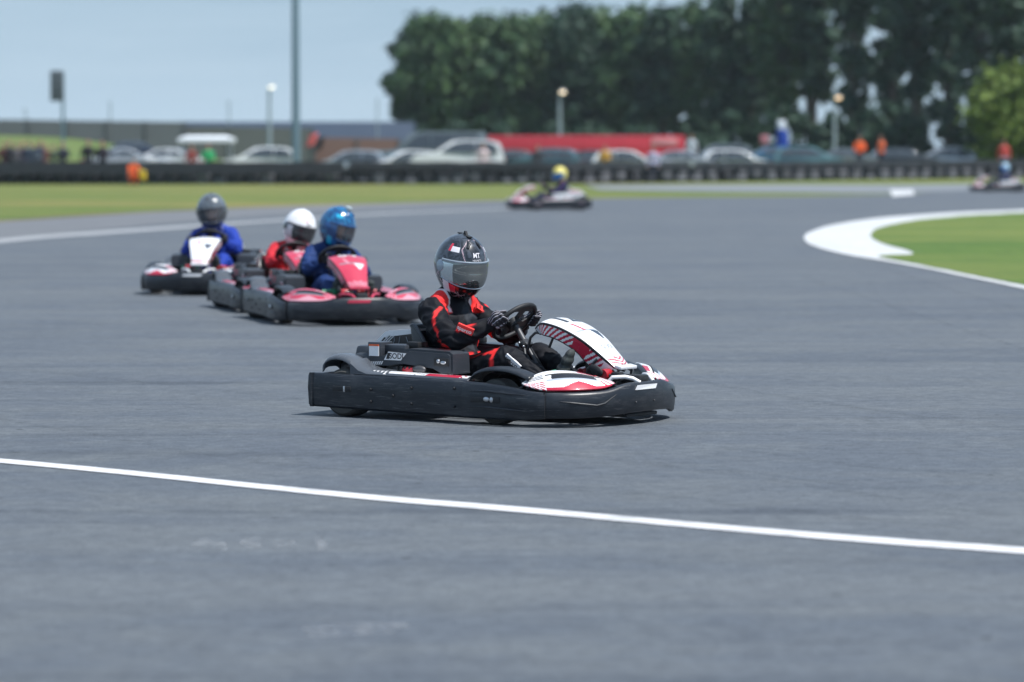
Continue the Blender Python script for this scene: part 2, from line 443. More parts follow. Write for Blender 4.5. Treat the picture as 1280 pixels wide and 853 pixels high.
    sw = mb.build('steering_wheel', [DARK], k, weld=.0005)
    mb = MB()   # spoke plate: broad flat top with two windows
    T = lambda a, b, d: on_wheel(a, b, d - .004)
    mb.prism([(-.157, -.03), (-.153, .03), (-.128, .085), (-.112, .100), (-.108, .03), (-.05, -.02), (-.05, -.035)], T, 0, .008)
    mb.prism([(.157, -.03), (.05, -.035), (.05, -.02), (.108, .03), (.112, .100), (.128, .085), (.153, .03)], T, 0, .008)
    mb.prism([(-.118, .096), (.118, .096), (.09, .122), (.05, .142), (-.05, .142), (-.09, .122)], T, .001, .009)
    mb.prism([(-.020, -.03), (.020, -.03), (.026, .098), (-.026, .098)], T, .002, .010)
    mb.prism([(-.06, -.04), (.06, -.04), (.06, .01), (-.06, .01)], T, .003, .011)
    mb.prism([(-.02, -.125), (.02, -.125), (.03, -.03), (-.03, -.03)], T, .004, .012)
    mb.lathe([(.001, -.03), (.045, -.03), (.045, .012), (.03, .02), (.001, .02)], Matrix.Translation(WH_C) @ WH_N.to_track_quat('Z', 'Y').to_matrix().to_4x4(), n=18)
    mb.build('spoke_plate', [DARK], sw)
    mb = MB()
    a = on_wheel(0, 0, -.02); e = Vector((.30, 0, .22))
    mb.tube([a, a.lerp(e, .35)], .019); mb.tube([a.lerp(e, .3), e, (.40, 0, .10)], .011)
    mb.build('steering_column', [ENGINE], k)
    mb = MB(); c = a.lerp(e, .35)
    mb.box(c, (.05, .07, .05), 0, Matrix.Rotation(R(40), 3, 'Y'), bev=.008); mb.box(c + Vector((0, -.035, .005)), (.035, .03, .035), bev=.006)
    mb.tube([c + Vector((0, -.02, 0)), (.30, -.16, .10)], .009); mb.tube([c + Vector((0, .02, 0)), (.30, .16, .10)], .009)
    mb.ell(c + Vector((-.01, -.055, .01)), (.008, .006, .008), 1); mb.ell(c + Vector((.02, -.055, -.01)), (.008, .006, .008), 1)
    mb.build('column_support', [FRAMEM, STEEL], k)
    # seat shell
    SP_ = [(.02, .150), (-.10, .105), (-.26, .085), (-.40, .12), (-.47, .26), (-.515, .42), (-.545, .515)]
    SW_ = [(.17, .05), (.185, .10), (.20, .14), (.215, .16), (.215, .15), (.20, .10), (.165, .035)]
    def seat(u, v):
        p = interp(SP_, u); q = interp(SP_, min(1, u + .02)) - interp(SP_, max(0, u - .02)); t = q / np.linalg.norm(q); n = np.array((-t[1], t[0]))
        if n[0] < 0 and u > .5: n = -n
        if n[1] < 0 and u <= .5: n = -n
        w, h = interp(SW_, u); a = (v * 2 - 1); k_ = max(0, abs(a) - .45) / .55
        y = (w * min(1, abs(a) / .62) + .015 * k_) * (1 if a > 0 else -1); hh = h * k_ ** 1.6
        return Vector((p[0] + n[0] * hh, y, p[1] + n[1] * hh))
    mb = MB(); mb.grid(seat, 30, 30); st = mb.build('seat', [SEATM], k, solid=.012)
    mb = MB(); mb.tube([seat(u / 24, 0) for u in range(25)] + [seat(1, v / 16) for v in range(1, 17)] + [seat(1 - u / 24, 1) for u in range(1, 25)], .010, n=8)
    mb.build('seat_rim', [PLASTIC2], st)
    for x, y0, z in ((-.25, .26, .28), (-.42, .26, .30)):
        for sg in (1, -1): mb = MB(); mb.tube([(x, sg * .22, z), (x - .02, sg * .30, .2), (x, sg * .33, .08)], .009); mb.build('seat_stay', [STEEL], k)
    # tank cover behind the seat: dark box with a white edge line
    mb = MB(); prof = [(-.86, .36), (-.735, .462), (-.70, .472), (-.50, .486), (-.475, .36), (-.50, .20), (-.86, .20)]
    mb.prism(prof, lambda a, b, d: Vector((a, d, b)), -.155, .22); tc = mb.build('tank_cover', [BLACKST], k, smooth=20)
    mb = MB(); e = [(-.865, .36), (-.737, .468), (-.70, .478), (-.51, .492)]
    for i in range(3):
        (x0, z0), (x1, z1) = e[i], e[i + 1]
        mb.prism([(x0, z0 + .006), (x1, z1 + .006), (x1, z1 - .020), (x0, z0 - .03)], lambda a, b, d: Vector((a, d, b)), -.162, .226)
    for j in range(3):
        o_ = .022 + .018 * j
        mb.prism([(-.865 + o_ + .01, .355), (-.737 + o_ + .005, .455), (-.737 + o_ + .012, .455), (-.865 + o_ + .018, .355)], lambda a, b, d: Vector((a, d, b)), -.160, -.155)
    mb.build('edge_trim', [WHITE], tc)
    mb = MB(); r2 = random.Random(3)
    for j in range(5):
        x = -.72 + .045 * j; z = .45
        pts = [(x, -.158, z)]
        for q in range(4): x += r2.uniform(-.012, .014); z -= .025; pts.append((x, -.158, z))
        mb.tube(pts, .0018, n=4)
    mb.build('crackle_graphic', [LIGHTGREY], tc)
    # engine under its cover on the right, a plain cover with the exhaust on the left
    for sg in (-1, 1):
        mb = MB()
        prof = [(-.745, .285), (-.715, .332), (-.55, .338), (-.50, .378), (-.36, .400), (-.08, .392), (-.055, .376), (-.05, .262), (-.13, .250), (-.18, .305), (-.40, .312), (-.52, .296), (-.62, .290)]
        mb.prism(prof, lambda a, b, d: Vector((a, sg * d, b)), .25, .44)
        bmesh.ops.bevel(mb.bm, geom=[e for e in mb.bm.edges if abs(e.verts[0].co.y - e.verts[1].co.y) < .01], offset=.014, segments=2, affect='EDGES')
        ec = mb.build('engine_cover', [PLASTIC2], k, smooth=30)
        mb = MB(); mb.box((-.125, sg * .440, .330), (.105, .012, .046), 0, bev=.005); mb.ell((-.145, sg * .446, .335), (.012, .006, .012), 1); mb.ell((-.11, sg * .446, .328), (.02, .006, .010), 1)
        mb.build('vent', [DARK, STEEL], ec)
        mb = MB(); mb.box((-.615, sg * .37, .380), (.095, .12, .10), 0, bev=.006); mb.box((-.50, sg * .33, .392), (.16, .12, .05), 0, bev=.01); mb.box((-.73, sg * .33, .365), (.12, .14, .08), 0, bev=.015, taper=(.7, .9)); bx = mb.build('air_box', [PLASTIC2], ec)
        mb = MB(); mb.box((-.615, sg * .432, .378), (.070, .004, .058), 0); mb.box((-.615, sg * .433, .412), (.070, .005, .010), 1)
        mb.build('warning_sticker', [WHITE, M('orange_sticker', (.7, .12, .03), .4)], bx)
        mb = MB(); mb.box((-.40, sg * .30, .416), (.085, .10, .035), bev=.006); mb.build('filler_cap', [DARK], ec)
        mb = MB(); mb.prism([(-.535, .330), (-.415, .330), (-.375, .372), (-.505, .378)], lambda a, b, d: Vector((a, sg * d, b)), .438, .443)
        sk = mb.build('maker_sticker', [WHITE], ec)
        if sg == -1:
            text_on('lettering', 'SODI', .045, lambda a, b: Vector((-.445 + a * 1.0, -.4445, .353 + b)), BLACKST, sk)
            mb = MB(); mb.prism([(-.518, .336), (-.498, .336), (-.488, .372), (-.508, .372)], lambda a, b, d: Vector((a, -d, b)), .443, .4445); mb.build('emblem', [BLACKST], sk)
        mb = MB()
        for j in range(13):
            x = -.745 + j * .0155; h = .042 if j < 5 else .022
            mb.prism([(x, .288 + j * .0012), (x + .007, .288 + j * .0012), (x + .013 + h * .25, .288 + h + j * .001), (x + .006 + h * .25, .288 + h + j * .001)], lambda a, b, d: Vector((a, sg * d, b)), .441, .446)
        mb.build('stripe_graphic', [WHITE], ec)
        mb = MB(); mb.box((-.36, sg * .36, .25), (.24, .16, .09), 0, bev=.015)
        for j in range(6): mb.box((-.44 + j * .03, sg * .36, .262), (.012, .175, .07), 0, bev=.002)
        mb.ell((-.36, sg * .43, .275), (.06, .02, .022), 1); mb.box((-.30, sg * .38, .19), (.3, .2, .08), 2, bev=.02)
        mb.tube([(-.50, sg * .40, .24), (-.60, sg * .42, .23), (-.70, sg * .35, .24)], .022, 3)
        mb.ell((-.27, sg * .455, .285), (.045, .02, .022), 2)
        mb.build('engine', [DARK, REDPAINT, ENGINE, STEEL], k)
        mb = MB(); mb.box((-.70, sg * .36, .315), (.16, .18, .10), bev=.02, taper=(.7, .8)); mb.build('rear_cowl', [PLASTIC2], k)
    # pedals
    for sg, mt in ((-1, GREENP), (1, REDPAINT)):
        mb = MB(); mb.tube([(.60, sg * .15, .06), (.585, sg * .15, .16), (.56, sg * .15, .27)], .009)
        mb.tube([(.50, sg * .06, .275), (.50, sg * .24, .275)], .018); mb.tube([(.56, sg * .15, .27), (.50, sg * .15, .275)], .010)
        mb.ell((.49, sg * .15, .28), (.04, .085, .018))
        mb.build('pedal', [mt], k)
    return k

def fair_text(parent, s, u0, size, mat_, a0=0):
    # text reads upright for a viewer in front of the kart: text up = up the fairing
    def fn(x, y): return fair(u0 - y / .72, a0 + x * .66 / .160, .0055)
    return text_on('race_number', s, size, fn, mat_, parent)

# ================================================================== DRIVERS
def remesh(name, mb, voxel, smooth_it=4):
    me = bpy.data.meshes.new('tmp'); mb.bm.to_mesh(me); mb.bm.free()
    o = bpy.data.objects.new('tmp', me); COL.objects.link(o)
    m = o.modifiers.new('r', 'REMESH'); m.mode = 'VOXEL'; m.voxel_size = voxel
    s = o.modifiers.new('s', 'SMOOTH'); s.factor = .5; s.iterations = smooth_it
    bpy.context.view_layer.update()
    dg = bpy.context.evaluated_depsgraph_get()
    out = bpy.data.meshes.new_from_object(o.evaluated_get(dg), depsgraph=dg)
    bpy.data.objects.remove(o); bpy.data.meshes.remove(me); out.name = name
    out.shade_smooth(); return out
def limb(mb, pts, rad, flat=1.0):
    pts = [Vector(p) for p in pts]
    P = catmull(pts, 4) if len(pts) > 2 else [np.array(p) for p in pts]
    n = len(P); rr = [rad[min(int(i / (n - 1) * (len(rad) - 1)), len(rad) - 2)] + (rad[min(int(i / (n - 1) * (len(rad) - 1)) + 1, len(rad) - 1)] - rad[min(int(i / (n - 1) * (len(rad) - 1)), len(rad) - 2)]) * ((i / (n - 1) * (len(rad) - 1)) % 1 if i < n - 1 else 1) for i in range(n)]
    mb.tube([Vector(p) for p in P], rr, n=16, flat=flat)
    mb.ell(pts[0], (rad[0],) * 3, nu=14, nv=10); mb.ell(pts[-1], (rad[-1],) * 3, nu=14, nv=10)
def seg_dist(V, a, b):
    a = np.array(a); b = np.array(b); d = b - a
    t = np.clip(((V - a) @ d) / max(1e-9, d @ d), 0, 1)
    return np.linalg.norm(V - (a + t[:, None] * d), axis=1)
def poly_dist(V, pts):
    return np.min([seg_dist(V, pts[i], pts[i + 1]) for i in range(len(pts) - 1)], axis=0)
def soft(d, w, e=.006): return np.clip((w - d) / e + .5, 0, 1)
def folds(me, amp=.006, scale=14, keep=None):
    n = len(me.vertices); co = np.empty(n * 3); me.vertices.foreach_get('co', co); co = co.reshape(-1, 3)
    nr = np.empty(n * 3); me.vertices.foreach_get('normal', nr); nr = nr.reshape(-1, 3)
    for i in range(n):
        p = co[i]; q = Vector((p[0] * scale, p[1] * scale, p[2] * scale * 1.9))
        v = mnoise.noise(q + Vector((mnoise.noise(q * .5) * 1.5,) * 3)); v = 1 - abs(v) * 2.2
        co[i] += nr[i] * amp * (v - .3) * (1 if keep is None else keep(p))
    me.vertices.foreach_set('co', co.ravel()); me.update(); return co
def attr(me, name, arr):
    a = me.color_attributes.new(name, 'FLOAT_COLOR', 'POINT')
    d = np.ones((len(me.vertices), 4), np.float32); d[:, :3] = arr; a.data.foreach_set('color', d.ravel())

HELM_C = Vector((-.300, 0, .870))
def driver_body():
    mb = MB()
    # torso
    mb.ell((-.33, 0, .17), (.15, .175, .11))
    limb(mb, [(-.335, 0, .18), (-.37, 0, .32), (-.385, 0, .46), (-.375, 0, .58)], [.135, .130, .140, .125])
    mb.ell((-.36, .075, .47), (.115, .105, .16)); mb.ell((-.36, -.075, .47), (.115, .105, .16))
    mb.ell((-.385, 0, .60), (.09, .185, .075)); mb.ell((-.30, 0, .50), (.09, .13, .12))
    mb.ell((-.31, 0, .30), (.13, .15, .12))
    # collar, neck and head inside the helmet
    limb(mb, [(-.385, 0, .62), (-.365, 0, .70), (-.335, 0, .78)], [.085, .065, .058])
    mb.ell((-.318, 0, .885), (.098, .078, .115)); mb.ell((-.265, 0, .83), (.055, .055, .06)); mb.ell((-.215, 0, .862), (.022, .016, .026))
    for s in (-1, 1):
        limb(mb, [(-.375, s * .185, .605), (-.27, s * .250, .525), (-.145, s * .278, .450)], [.082, .068, .060])
        limb(mb, [(-.145, s * .278, .450), (-.07, s * .245, .485), (.005, s * .185, .528), (.035, s * .165, .545)], [.060, .056, .046, .038])
        mb.ell((-.36, s * .180, .605), (.075, .072, .065)); limb(mb, [(-.375, s * .05, .70), (-.37, s * .12, .655), (-.365, s * .19, .61)], [.055, .06, .06])
        limb(mb, [(-.29, s * .10, .18), (-.08, s * .145, .275), (.145, s * .165, .345)], [.105, .092, .076])
        limb(mb, [(.145, s * .165, .345), (.22, s * .155, .315), (.34, s * .145, .245), (.435, s * .145, .170)], [.076, .070, .062, .048])
    me = remesh('driver_body', mb, .0085, 5)
    V = folds(me, .010, 11, lambda p: 0 if p[2] > .70 else 1)
    A = np.abs(V) * np.array([0, 1, 0]) + V * np.array([1, 0, 1])      # mirrored coordinates
    yk = np.maximum(np.abs(A[:, 1] - .140) - .042, np.maximum(.585 + .25 * np.abs(A[:, 1] - .14) - A[:, 2], A[:, 2] - .735)); acc = soft(yk, 0)
    acc = np.maximum(acc, soft(poly_dist(A, [(-.275, .20, .655), (-.285, .27, .61), (-.275, .31, .55), (-.235, .32, .48), (-.21, .28, .41)]), .0115))
    side = soft(poly_dist(A, [(-.29, .20, .47), (-.25, .18, .41), (-.215, .17, .34), (-.21, .17, .30)]), .062)
    acc = np.maximum(acc, side)
    acc = np.maximum(acc, soft(poly_dist(A, [(-.20, .16, .335), (-.06, .20, .345), (.085, .215, .385)]), .0125))
    acc = np.maximum(acc, soft(poly_dist(A, [(.088, .10, .43), (.085, .19, .415), (.088, .235, .37), (.085, .245, .30), (.07, .23, .25)]), .0135))
    acc = np.maximum(acc, soft(poly_dist(A, [(-.10, .30, .51), (-.07, .28, .52), (-.02, .24, .53)]), .018))
    acc = np.maximum(acc, soft(np.abs(V[:, 2] - .335) + np.maximum(0, np.abs(V[:, 1]) - .10) + np.maximum(0, V[:, 0] + .20) * 3, .03) * .9)
    wht = soft(np.maximum(np.abs(A[:, 1] - .100 - (.72 - A[:, 2]) * .06) - .0085, np.maximum(.60 - A[:, 2], A[:, 2] - .735)), 0)
    gry = soft(np.abs(V[:, 1]) + np.maximum(0, .42 - V[:, 2]) + np.maximum(0, V[:, 2] - .60), .055) * (V[:, 0] > -.38)
    acc[V[:, 2] > .74] = 0; gry[V[:, 2] > .70] = 0
    attr(me, 'mask', np.stack([acc, wht, gry], 1))
    skin = (V[:, 2] > .775).astype(float)
    eye = np.zeros(len(V))
    for s in (-1, 1): eye = np.maximum(eye, soft(np.linalg.norm((V - np.array((-.225, s * .033, .885))) / np.array((1.6, 1, .5)), axis=1), .02))
    sleeve = soft(poly_dist(A, [(-.375, .19, .615), (-.145, .278, .452), (.03, .165, .545)]), .088) * (A[:, 1] > .15)
    attr(me, 'mask2', np.stack([skin, eye, sleeve], 1))
    return me
def suit_mat(name, base, accent, white=(.75, .75, .77), grey=(.08, .085, .095), sleeve=None, skin=(.45, .24, .17)):
    m, nt, b = new_mat(name)
    a1 = N(nt, "ShaderNodeVertexColor"); a1.layer_name = 'mask'; a2 = N(nt, "ShaderNodeVertexColor"); a2.layer_name = 'mask2'
    s1 = N(nt, "ShaderNodeSeparateColor"); nt.links.new(a1.outputs[0], s1.inputs[0]); s2 = N(nt, "ShaderNodeSeparateColor"); nt.links.new(a2.outputs[0], s2.inputs[0])
    co = objco(nt); n1 = noise(nt, co, 9, 4)
    c = mix(nt, n1, tuple(x * .8 for x in base), tuple(x * 1.25 for x in base))
    if sleeve: c = mix(nt, s2.outputs[2], c, sleeve)
    c = mix(nt, s1.outputs[2], c, grey); c = mix(nt, s1.outputs[0], c, accent); c = mix(nt, s1.outputs[1], c, white)
    c = mix(nt, s2.outputs[0], c, skin); c = mix(nt, s2.outputs[1], c, (.03, .02, .02))
    nt.links.new(c, b.inputs['Base Color']); b.inputs['Roughness'].default_value = .72
    b.inputs['Specular IOR Level'].default_value = .25
    bump(nt, b, noise(nt, co, 320, 2), .12, .002)
    return m

def helm_pt(az, el, off=0.0):
    ce, se = math.cos(el), math.sin(el); ca, sa = math.cos(az), math.sin(az)
    a = .158 if ca > 0 else .168
    x, y, z = a * ce * ca, .148 * ce * sa, (.182 if se > 0 else .195) * se
    low = max(0, -se)
    f = max(0, ca) * low
    x += .060 * f * (1.2 - low)                               # chin bar
    if ca < 0: x += .03 * low * -ca; y *= 1 - .10 * low
    y *= 1 - .10 * low
    if z < -.165: z = -.165 - (-.165 - z) * .35
    v = Vector((x, y, z)); n = Vector((x / .026, y / .018, z / .027)).normalized()
    return v + n * off
WIN_AZ, WIN_T, WIN_B = R(80), R(13), R(-26)
def win(az, el, g=0.0):
    k = abs(az) / WIN_AZ
    return abs(az) < WIN_AZ + g and WIN_B * (1 - .45 * k ** 2.2) - g < el < WIN_T * (1 - .15 * k * k) + g
def helm_mat(u, v):
    az = (u * 2 - 1) * 180; el = -86 + 176 * v; a = abs(az)
    d = lambda x0, e0, x1, e1: seg_dist(np.array([[a, el, 0.]]), (x0, e0, 0), (x1, e1, 0))[0]
    if 46 < a < 70 and 34 < el < 44: return 3                                  # white name strip
    if 70 < a < 78 and 34 < el < 50: return 2
    w = 1.1
    if d(28, 16, 40, 40) < w or d(40, 40, 26, 60) < w or d(26, 60, 12, 66) < w: return 4
    if 2.0 * (a - 66) + (el + 14) < 24 and a > 66 and el < -8 and el > -46 and 78 > a - (el + 8) * -.25: return 3
    if 50 < a < 68 and -44 < el < -24 and el < -24 - (68 - a) * .3: return 2
    if d(96, -14, 62, -58) < w or d(62, -58, 20, -46) < w or d(70, -36, 30, -52) < w or d(112, -20, 92, -8) < w or d(44, -40, 30, -70) < w: return 4
    return 1 if el > -20 or a > 120 else 0
def helmet_parts(tilt, turn):
    """returns root helmet object with its sub-parts; local origin = head centre"""
    mb = MB()
    mb.grid(lambda u, v: helm_pt((u * 2 - 1) * math.pi, R(-86 + 176 * v)), 180, 96, helm_mat, skip=lambda u, v: win((u * 2 - 1) * math.pi, R(-86 + 176 * v)), wrapu=True)
    h = mb.build('helmet', [HELM_A, HELM_B, HELM_RED, HELM_WHITE, HELM_LINE], None, solid=.012)
    mb = MB()
    def vz(u, v):
        az = (u * 2 - 1) * (WIN_AZ + R(5)); k = min(1, abs(az) / WIN_AZ); b = WIN_B * (1 - .45 * k ** 2.2) - R(3); t = WIN_T * (1 - .15 * k * k) + R(4)
        return helm_pt(az, b + (t - b) * v, .008)
    mb.grid(vz, 60, 16, lambda u, v: 1 if (u < .19 or u > .81) and not (v > .9) else 0)
    vs = mb.build('visor', [VISOR, VISOR_SIDE], h, solid=.003)
    mb = MB(); mb.tube([vz(u / 40, 1) + Vector((.002, 0, 0)) for u in range(41)], .006, n=8); mb.build('visor_rim', [VISOR_RIM], h)
    mb = MB(); mb.tube([vz(u / 40, 0) for u in range(41)], .0042, n=6); mb.build('visor_seal', [VISOR_RIM], h)
    for s in (-1, 1):
        p = helm_pt(s * R(88), R(2), .004); n = Vector((.05 * 0, s, .05)).normalized()
        mb = MB(); mb.lathe([(.036, -.006), (.034, .004), (.022, .008), (.001, .009)], Matrix.Translation(p) @ n.to_track_quat('Z', 'Y').to_matrix().to_4x4(), n=20); mb.build('visor_pivot', [VISOR_RIM], h)
    for s in (-1, 1):
        mb = MB(); mb.tube([helm_pt(s * R(24), R(44), .006), helm_pt(s * R(20), R(52), .010), helm_pt(s * R(22), R(62), .004)], [.010, .013, .006], n=8, flat=.7); mb.build('vent', [HELM_VENT], h)
    mb = MB(); mb.tube([helm_pt(R(-14), R(-56), .004), helm_pt(0, R(-55), .008), helm_pt(R(14), R(-56), .004)], [.008, .012, .008], n=8, flat=.7)
    mb.build('chin_vent', [HELM_VENT], h)
    mb = MB()
    mb.tube([helm_pt(s * R(1), R(e), .004) for e, s in ((60, 1), (75, 1), (88, 1))] + [helm_pt(math.pi, R(e), .004) for e in (80, 66, 54)], [.004, .012, .018, .018, .016, .004], n=8, flat=.3)
    mb.build('spoiler', [HELM_VENT], h)
    mb = MB(); mb.tube([helm_pt(math.radians(180 * 2 * i / 36), R(-75), .0) for i in range(37)], .012, n=8, caps=False); mb.build('neck_roll', [DARK], h)
    h.location = HELM_C; h.rotation_euler = (0, R(tilt), R(turn)); return h

def glove(side):
    ang = R(78) * side; a, b = rim_pt(ang)
    a2, b2 = rim_pt(ang + .02); t = (on_wheel(a2, b2) - on_wheel(a, b)).normalized() * (-side)       # along the rim, upward
    c = on_wheel(a, b); r = (c - WH_C).normalized(); n = WH_N
    if t.z < 0: t = -t
    q = lambda R_, N_, T_: c + r * R_ + n * N_ + t * T_
    mb = MB()
    wr = Vector((.030, side * .168, .545))
    palm = q(.034, .012, 0)
    mb.tube([wr + (wr - palm) * .55, wr, (wr + palm) / 2, palm], [.040, .035, .037, .036], n=12, flat=.8)
    mb.ell(q(.032, .018, 0), (.032, .034, .042))
    for k, tt in enumerate((-.034, -.012, .010, .032)):
        ln = (.9, 1.0, 1.03, .95)[k] if side < 0 else (.95, 1.03, 1.0, .9)[k]
        mb.tube([q(.044, .012, tt), q(.043, -.016 * ln, tt), q(.022, -.031 * ln, tt), q(-.004, -.027 * ln, tt), q(-.020, -.008, tt)], [.0125, .0120, .0112, .0105, .0085], n=8)
        mb.ell(q(.046, .006, tt), (.013, .013, .012))
    mb.tube([q(.030, .030, -.005), q(.012, .034, .018), q(-.006, .028, .040), q(-.014, .018, .054)], [.016, .0135, .0120, .0095], n=8)
    me = remesh('glove', mb, .0038, 2)
    return me
def shoe(side):
    mb = MB()
    an = Vector((.430, side * .150, .175))
    d = Vector((.105, 0, .21)).normalized(); up = Vector((-d.z, 0, d.x))
    heel = an + Vector((.035, 0, -.045))
    limb(mb, [an + Vector((-.03, 0, .03)), an], [.046, .048])
    for f, w, h_, o_ in ((0, .046, .05, .0), (.06, .046, .055, .004), (.12, .052, .048, 0), (.18, .056, .042, -.004), (.235, .052, .036, -.006), (.270, .040, .028, -.006)):
        p = heel + d * f + up * (.028 + o_)
        mb.ell(p, (.04, w, h_ * .8), rot=Matrix.Rotation(-math.atan2(d.z, d.x), 3, 'Y'))
    return remesh('shoe', mb, .006, 3)

def helmet_shell(name, c, rough=.25, flake=0, pat=None, metal=0):
    m, nt, b = new_mat(name); co = objco(nt)
    n1 = noise(nt, co, 19, 6, .7, 1.4)
    cc = mix(nt, ramp(nt, n1, .44, .58), c, pat or tuple(x * 1.1 for x in c))
    nt.links.new(cc, b.inputs['Base Color']); b.inputs['Roughness'].default_value = rough
    b.inputs['Coat Weight'].default_value = .8; b.inputs['Coat Roughness'].default_value = .04; b.inputs['Metallic'].default_value = metal
    return m
def glass_visor(name, tint, alpha):
    m, nt, b = new_mat(name); b.inputs['Base Color'].default_value = rgb(tint); b.inputs['Roughness'].default_value = .06
    b.inputs['Alpha'].default_value = alpha; b.inputs['Coat Weight'].default_value = 1; b.inputs['Coat Roughness'].default_value = .02
    return m
HELM_A = helmet_shell('helmet_black', (.004, .004, .006), .2, pat=(.016, .012, .018))
HELM_B = helmet_shell('helmet_graphite', (.006, .008, .012), .28, pat=(.050, .060, .080))
HELM_RED = M('helmet_red', (.55, .03, .06), .25, coat=.6); HELM_WHITE = M('helmet_white', (.72, .70, .74), .25, coat=.6)
HELM_LINE = M('helmet_line', (.42, .30, .34), .3, coat=.5); HELM_VENT = M('helmet_vent', (.02, .022, .026), .35)
def mirror_visor(name, c, rough):
    m, nt, b = new_mat(name)
    co = objco(nt); n1 = noise(nt, co, 7, 3)
    nt.links.new(mix(nt, n1, tuple(x * .85 for x in c), tuple(x * 1.1 for x in c)), b.inputs['Base Color'])
    b.inputs['Metallic'].default_value = .85; b.inputs['Roughness'].default_value = rough; return m
VISOR = mirror_visor('mirror_visor', (.25, .265, .265), .06)
VISOR_SIDE = mirror_visor('silver_visor_side', (.62, .70, .74), .25)
VISOR_RIM = M('visor_rim', (.32, .37, .42), .25, .4)
SUIT = suit_mat('suit_black_red', (.0035, .0045, .008), (.80, .030, .03), grey=(.022, .026, .033))
GLOVE = None
def glove_mat():
    m, nt, b = new_mat('glove_fabric'); co = objco(nt, (1, 1, 1), (R(20), R(-50), R(10)))
    w = N(nt, "ShaderNodeTexWave"); w.inputs['Scale'].default_value = 20; w.inputs['Distortion'].default_value = 3.0; w.inputs['Detail'].default_value = 1.5
    nt.links.new(co, w.inputs['Vector'])
    c = mix(nt, ramp(nt, w.outputs[0], .90, .97), (.014, .014, .02), (.50, .48, .55))
    nt.links.new(c, b.inputs['Base Color']); b.inputs['Roughness'].default_value = .7; return m
GLOVE = glove_mat()
SHOE = M('shoe_suede', (.030, .034, .036), .75, bmp=.2, bs=150)
SOLE = M('shoe_sole', (.060, .072, .070), .7, bmp=.2)

def make_driver():
    p = thing('person', '', 'person')
    me = driver_body(); me.materials.append(SUIT)
    b = bpy.data.objects.new('body', me); COL.objects.link(b); b.parent = p
    h = helmet_parts(13, -20); h.parent = p
    for s in (-1, 1):
        g = glove(s); g.materials.append(GLOVE); o = bpy.data.objects.new('glove', g); COL.objects.link(o); o.parent = p
        f = shoe(s); f.materials.append(SHOE); f.materials.append(SOLE)
        d = Vector((.105, 0, .21)).normalized(); up = Vector((-d.z, 0, d.x))
        for pl in f.polygons:
            if pl.normal.dot(up) < -.55: pl.material_index = 1
        o = bpy.data.objects.new('shoe', f); COL.objects.link(o); o.parent = p
    mb = MB(); mb.tube([(-.395 + .068 * math.cos(t) + .03, .070 * math.sin(t), .705 + .012 * math.cos(t)) for t in [i * 2 * math.pi / 24 for i in range(25)]], .017, n=8, caps=False, flat=1.5)
    mb.build('collar', [DARK], p)
    return p

# ------------------------------------------------------------------ place the karts
PSI = R(34.6)
kart = make_kart(); driver = make_driver()
def place(o, px, py, yaw, label, z=0.0):
    x, y = G(px, py); o.location = (x, y, z); o.rotation_euler = (0, 0, yaw); o['label'] = label
KG, DG = 'rental go-karts racing on the track', 'drivers sitting in the go-karts'
for o, g in ((kart, KG), (driver, DG)): o['group'] = g
for o, l in ((kart, 'black sided go-kart with white and crimson number 12 fairing, sharp in the foreground'), (driver, 'driver in black and red racing suit with mirrored visor, steering the foreground go-kart')):
    o.location = (-.052, 19.85, 0); o.rotation_euler = (0, 0, -PSI); o['label'] = l
ff = [c for c in kart.children if c.name.startswith('front_fairing')][0]
seatp = [c for c in kart.children]

# other liveries -------------------------------------------------------------
CLEAR = glass_visor('clear_visor', (.16, .17, .19), .22)
DARKVIS = glass_visor('smoked_visor', (.03, .03, .035), .75)
KIT = {}
def kit(name, px, py, yaw, klabel, dlabel, num, swapk, swapd, turn, tilt=13, numcol=None, lean=0, hs=1.0, ds=1.0, ks=1.0):
    k = copy_tree(kart, None, swapk); d = copy_tree(driver, None, swapd)
    place(k, px, py, yaw, klabel); place(d, px, py, yaw, dlabel)
    for c in d.children:
        if c.name.startswith('helmet'): c.rotation_euler = (0, R(tilt), R(turn)); c.scale = (hs,) * 3
    d.rotation_euler = (R(lean), 0, yaw); d.scale = (ds,) * 3; k.scale = (ks,) * 3
    if num:
        f = [c for c in k.children if c.name.startswith('front_fairing')][0]
        fair_text(f, num, .36, .17, numcol or WHITE)
    return k, d
redk = {'vent_dark_blue': M('white_patch', (.66, .62, .64), .3), 'white_sticker': PINK, 'crimson_sticker': M('pale_pink_sticker', (.62, .30, .36), .3, coat=.5), 'pale_grey_sticker': M('grey_graphic', (.22, .23, .26), .35, coat=.3)}
YB = -R(90 - 15)
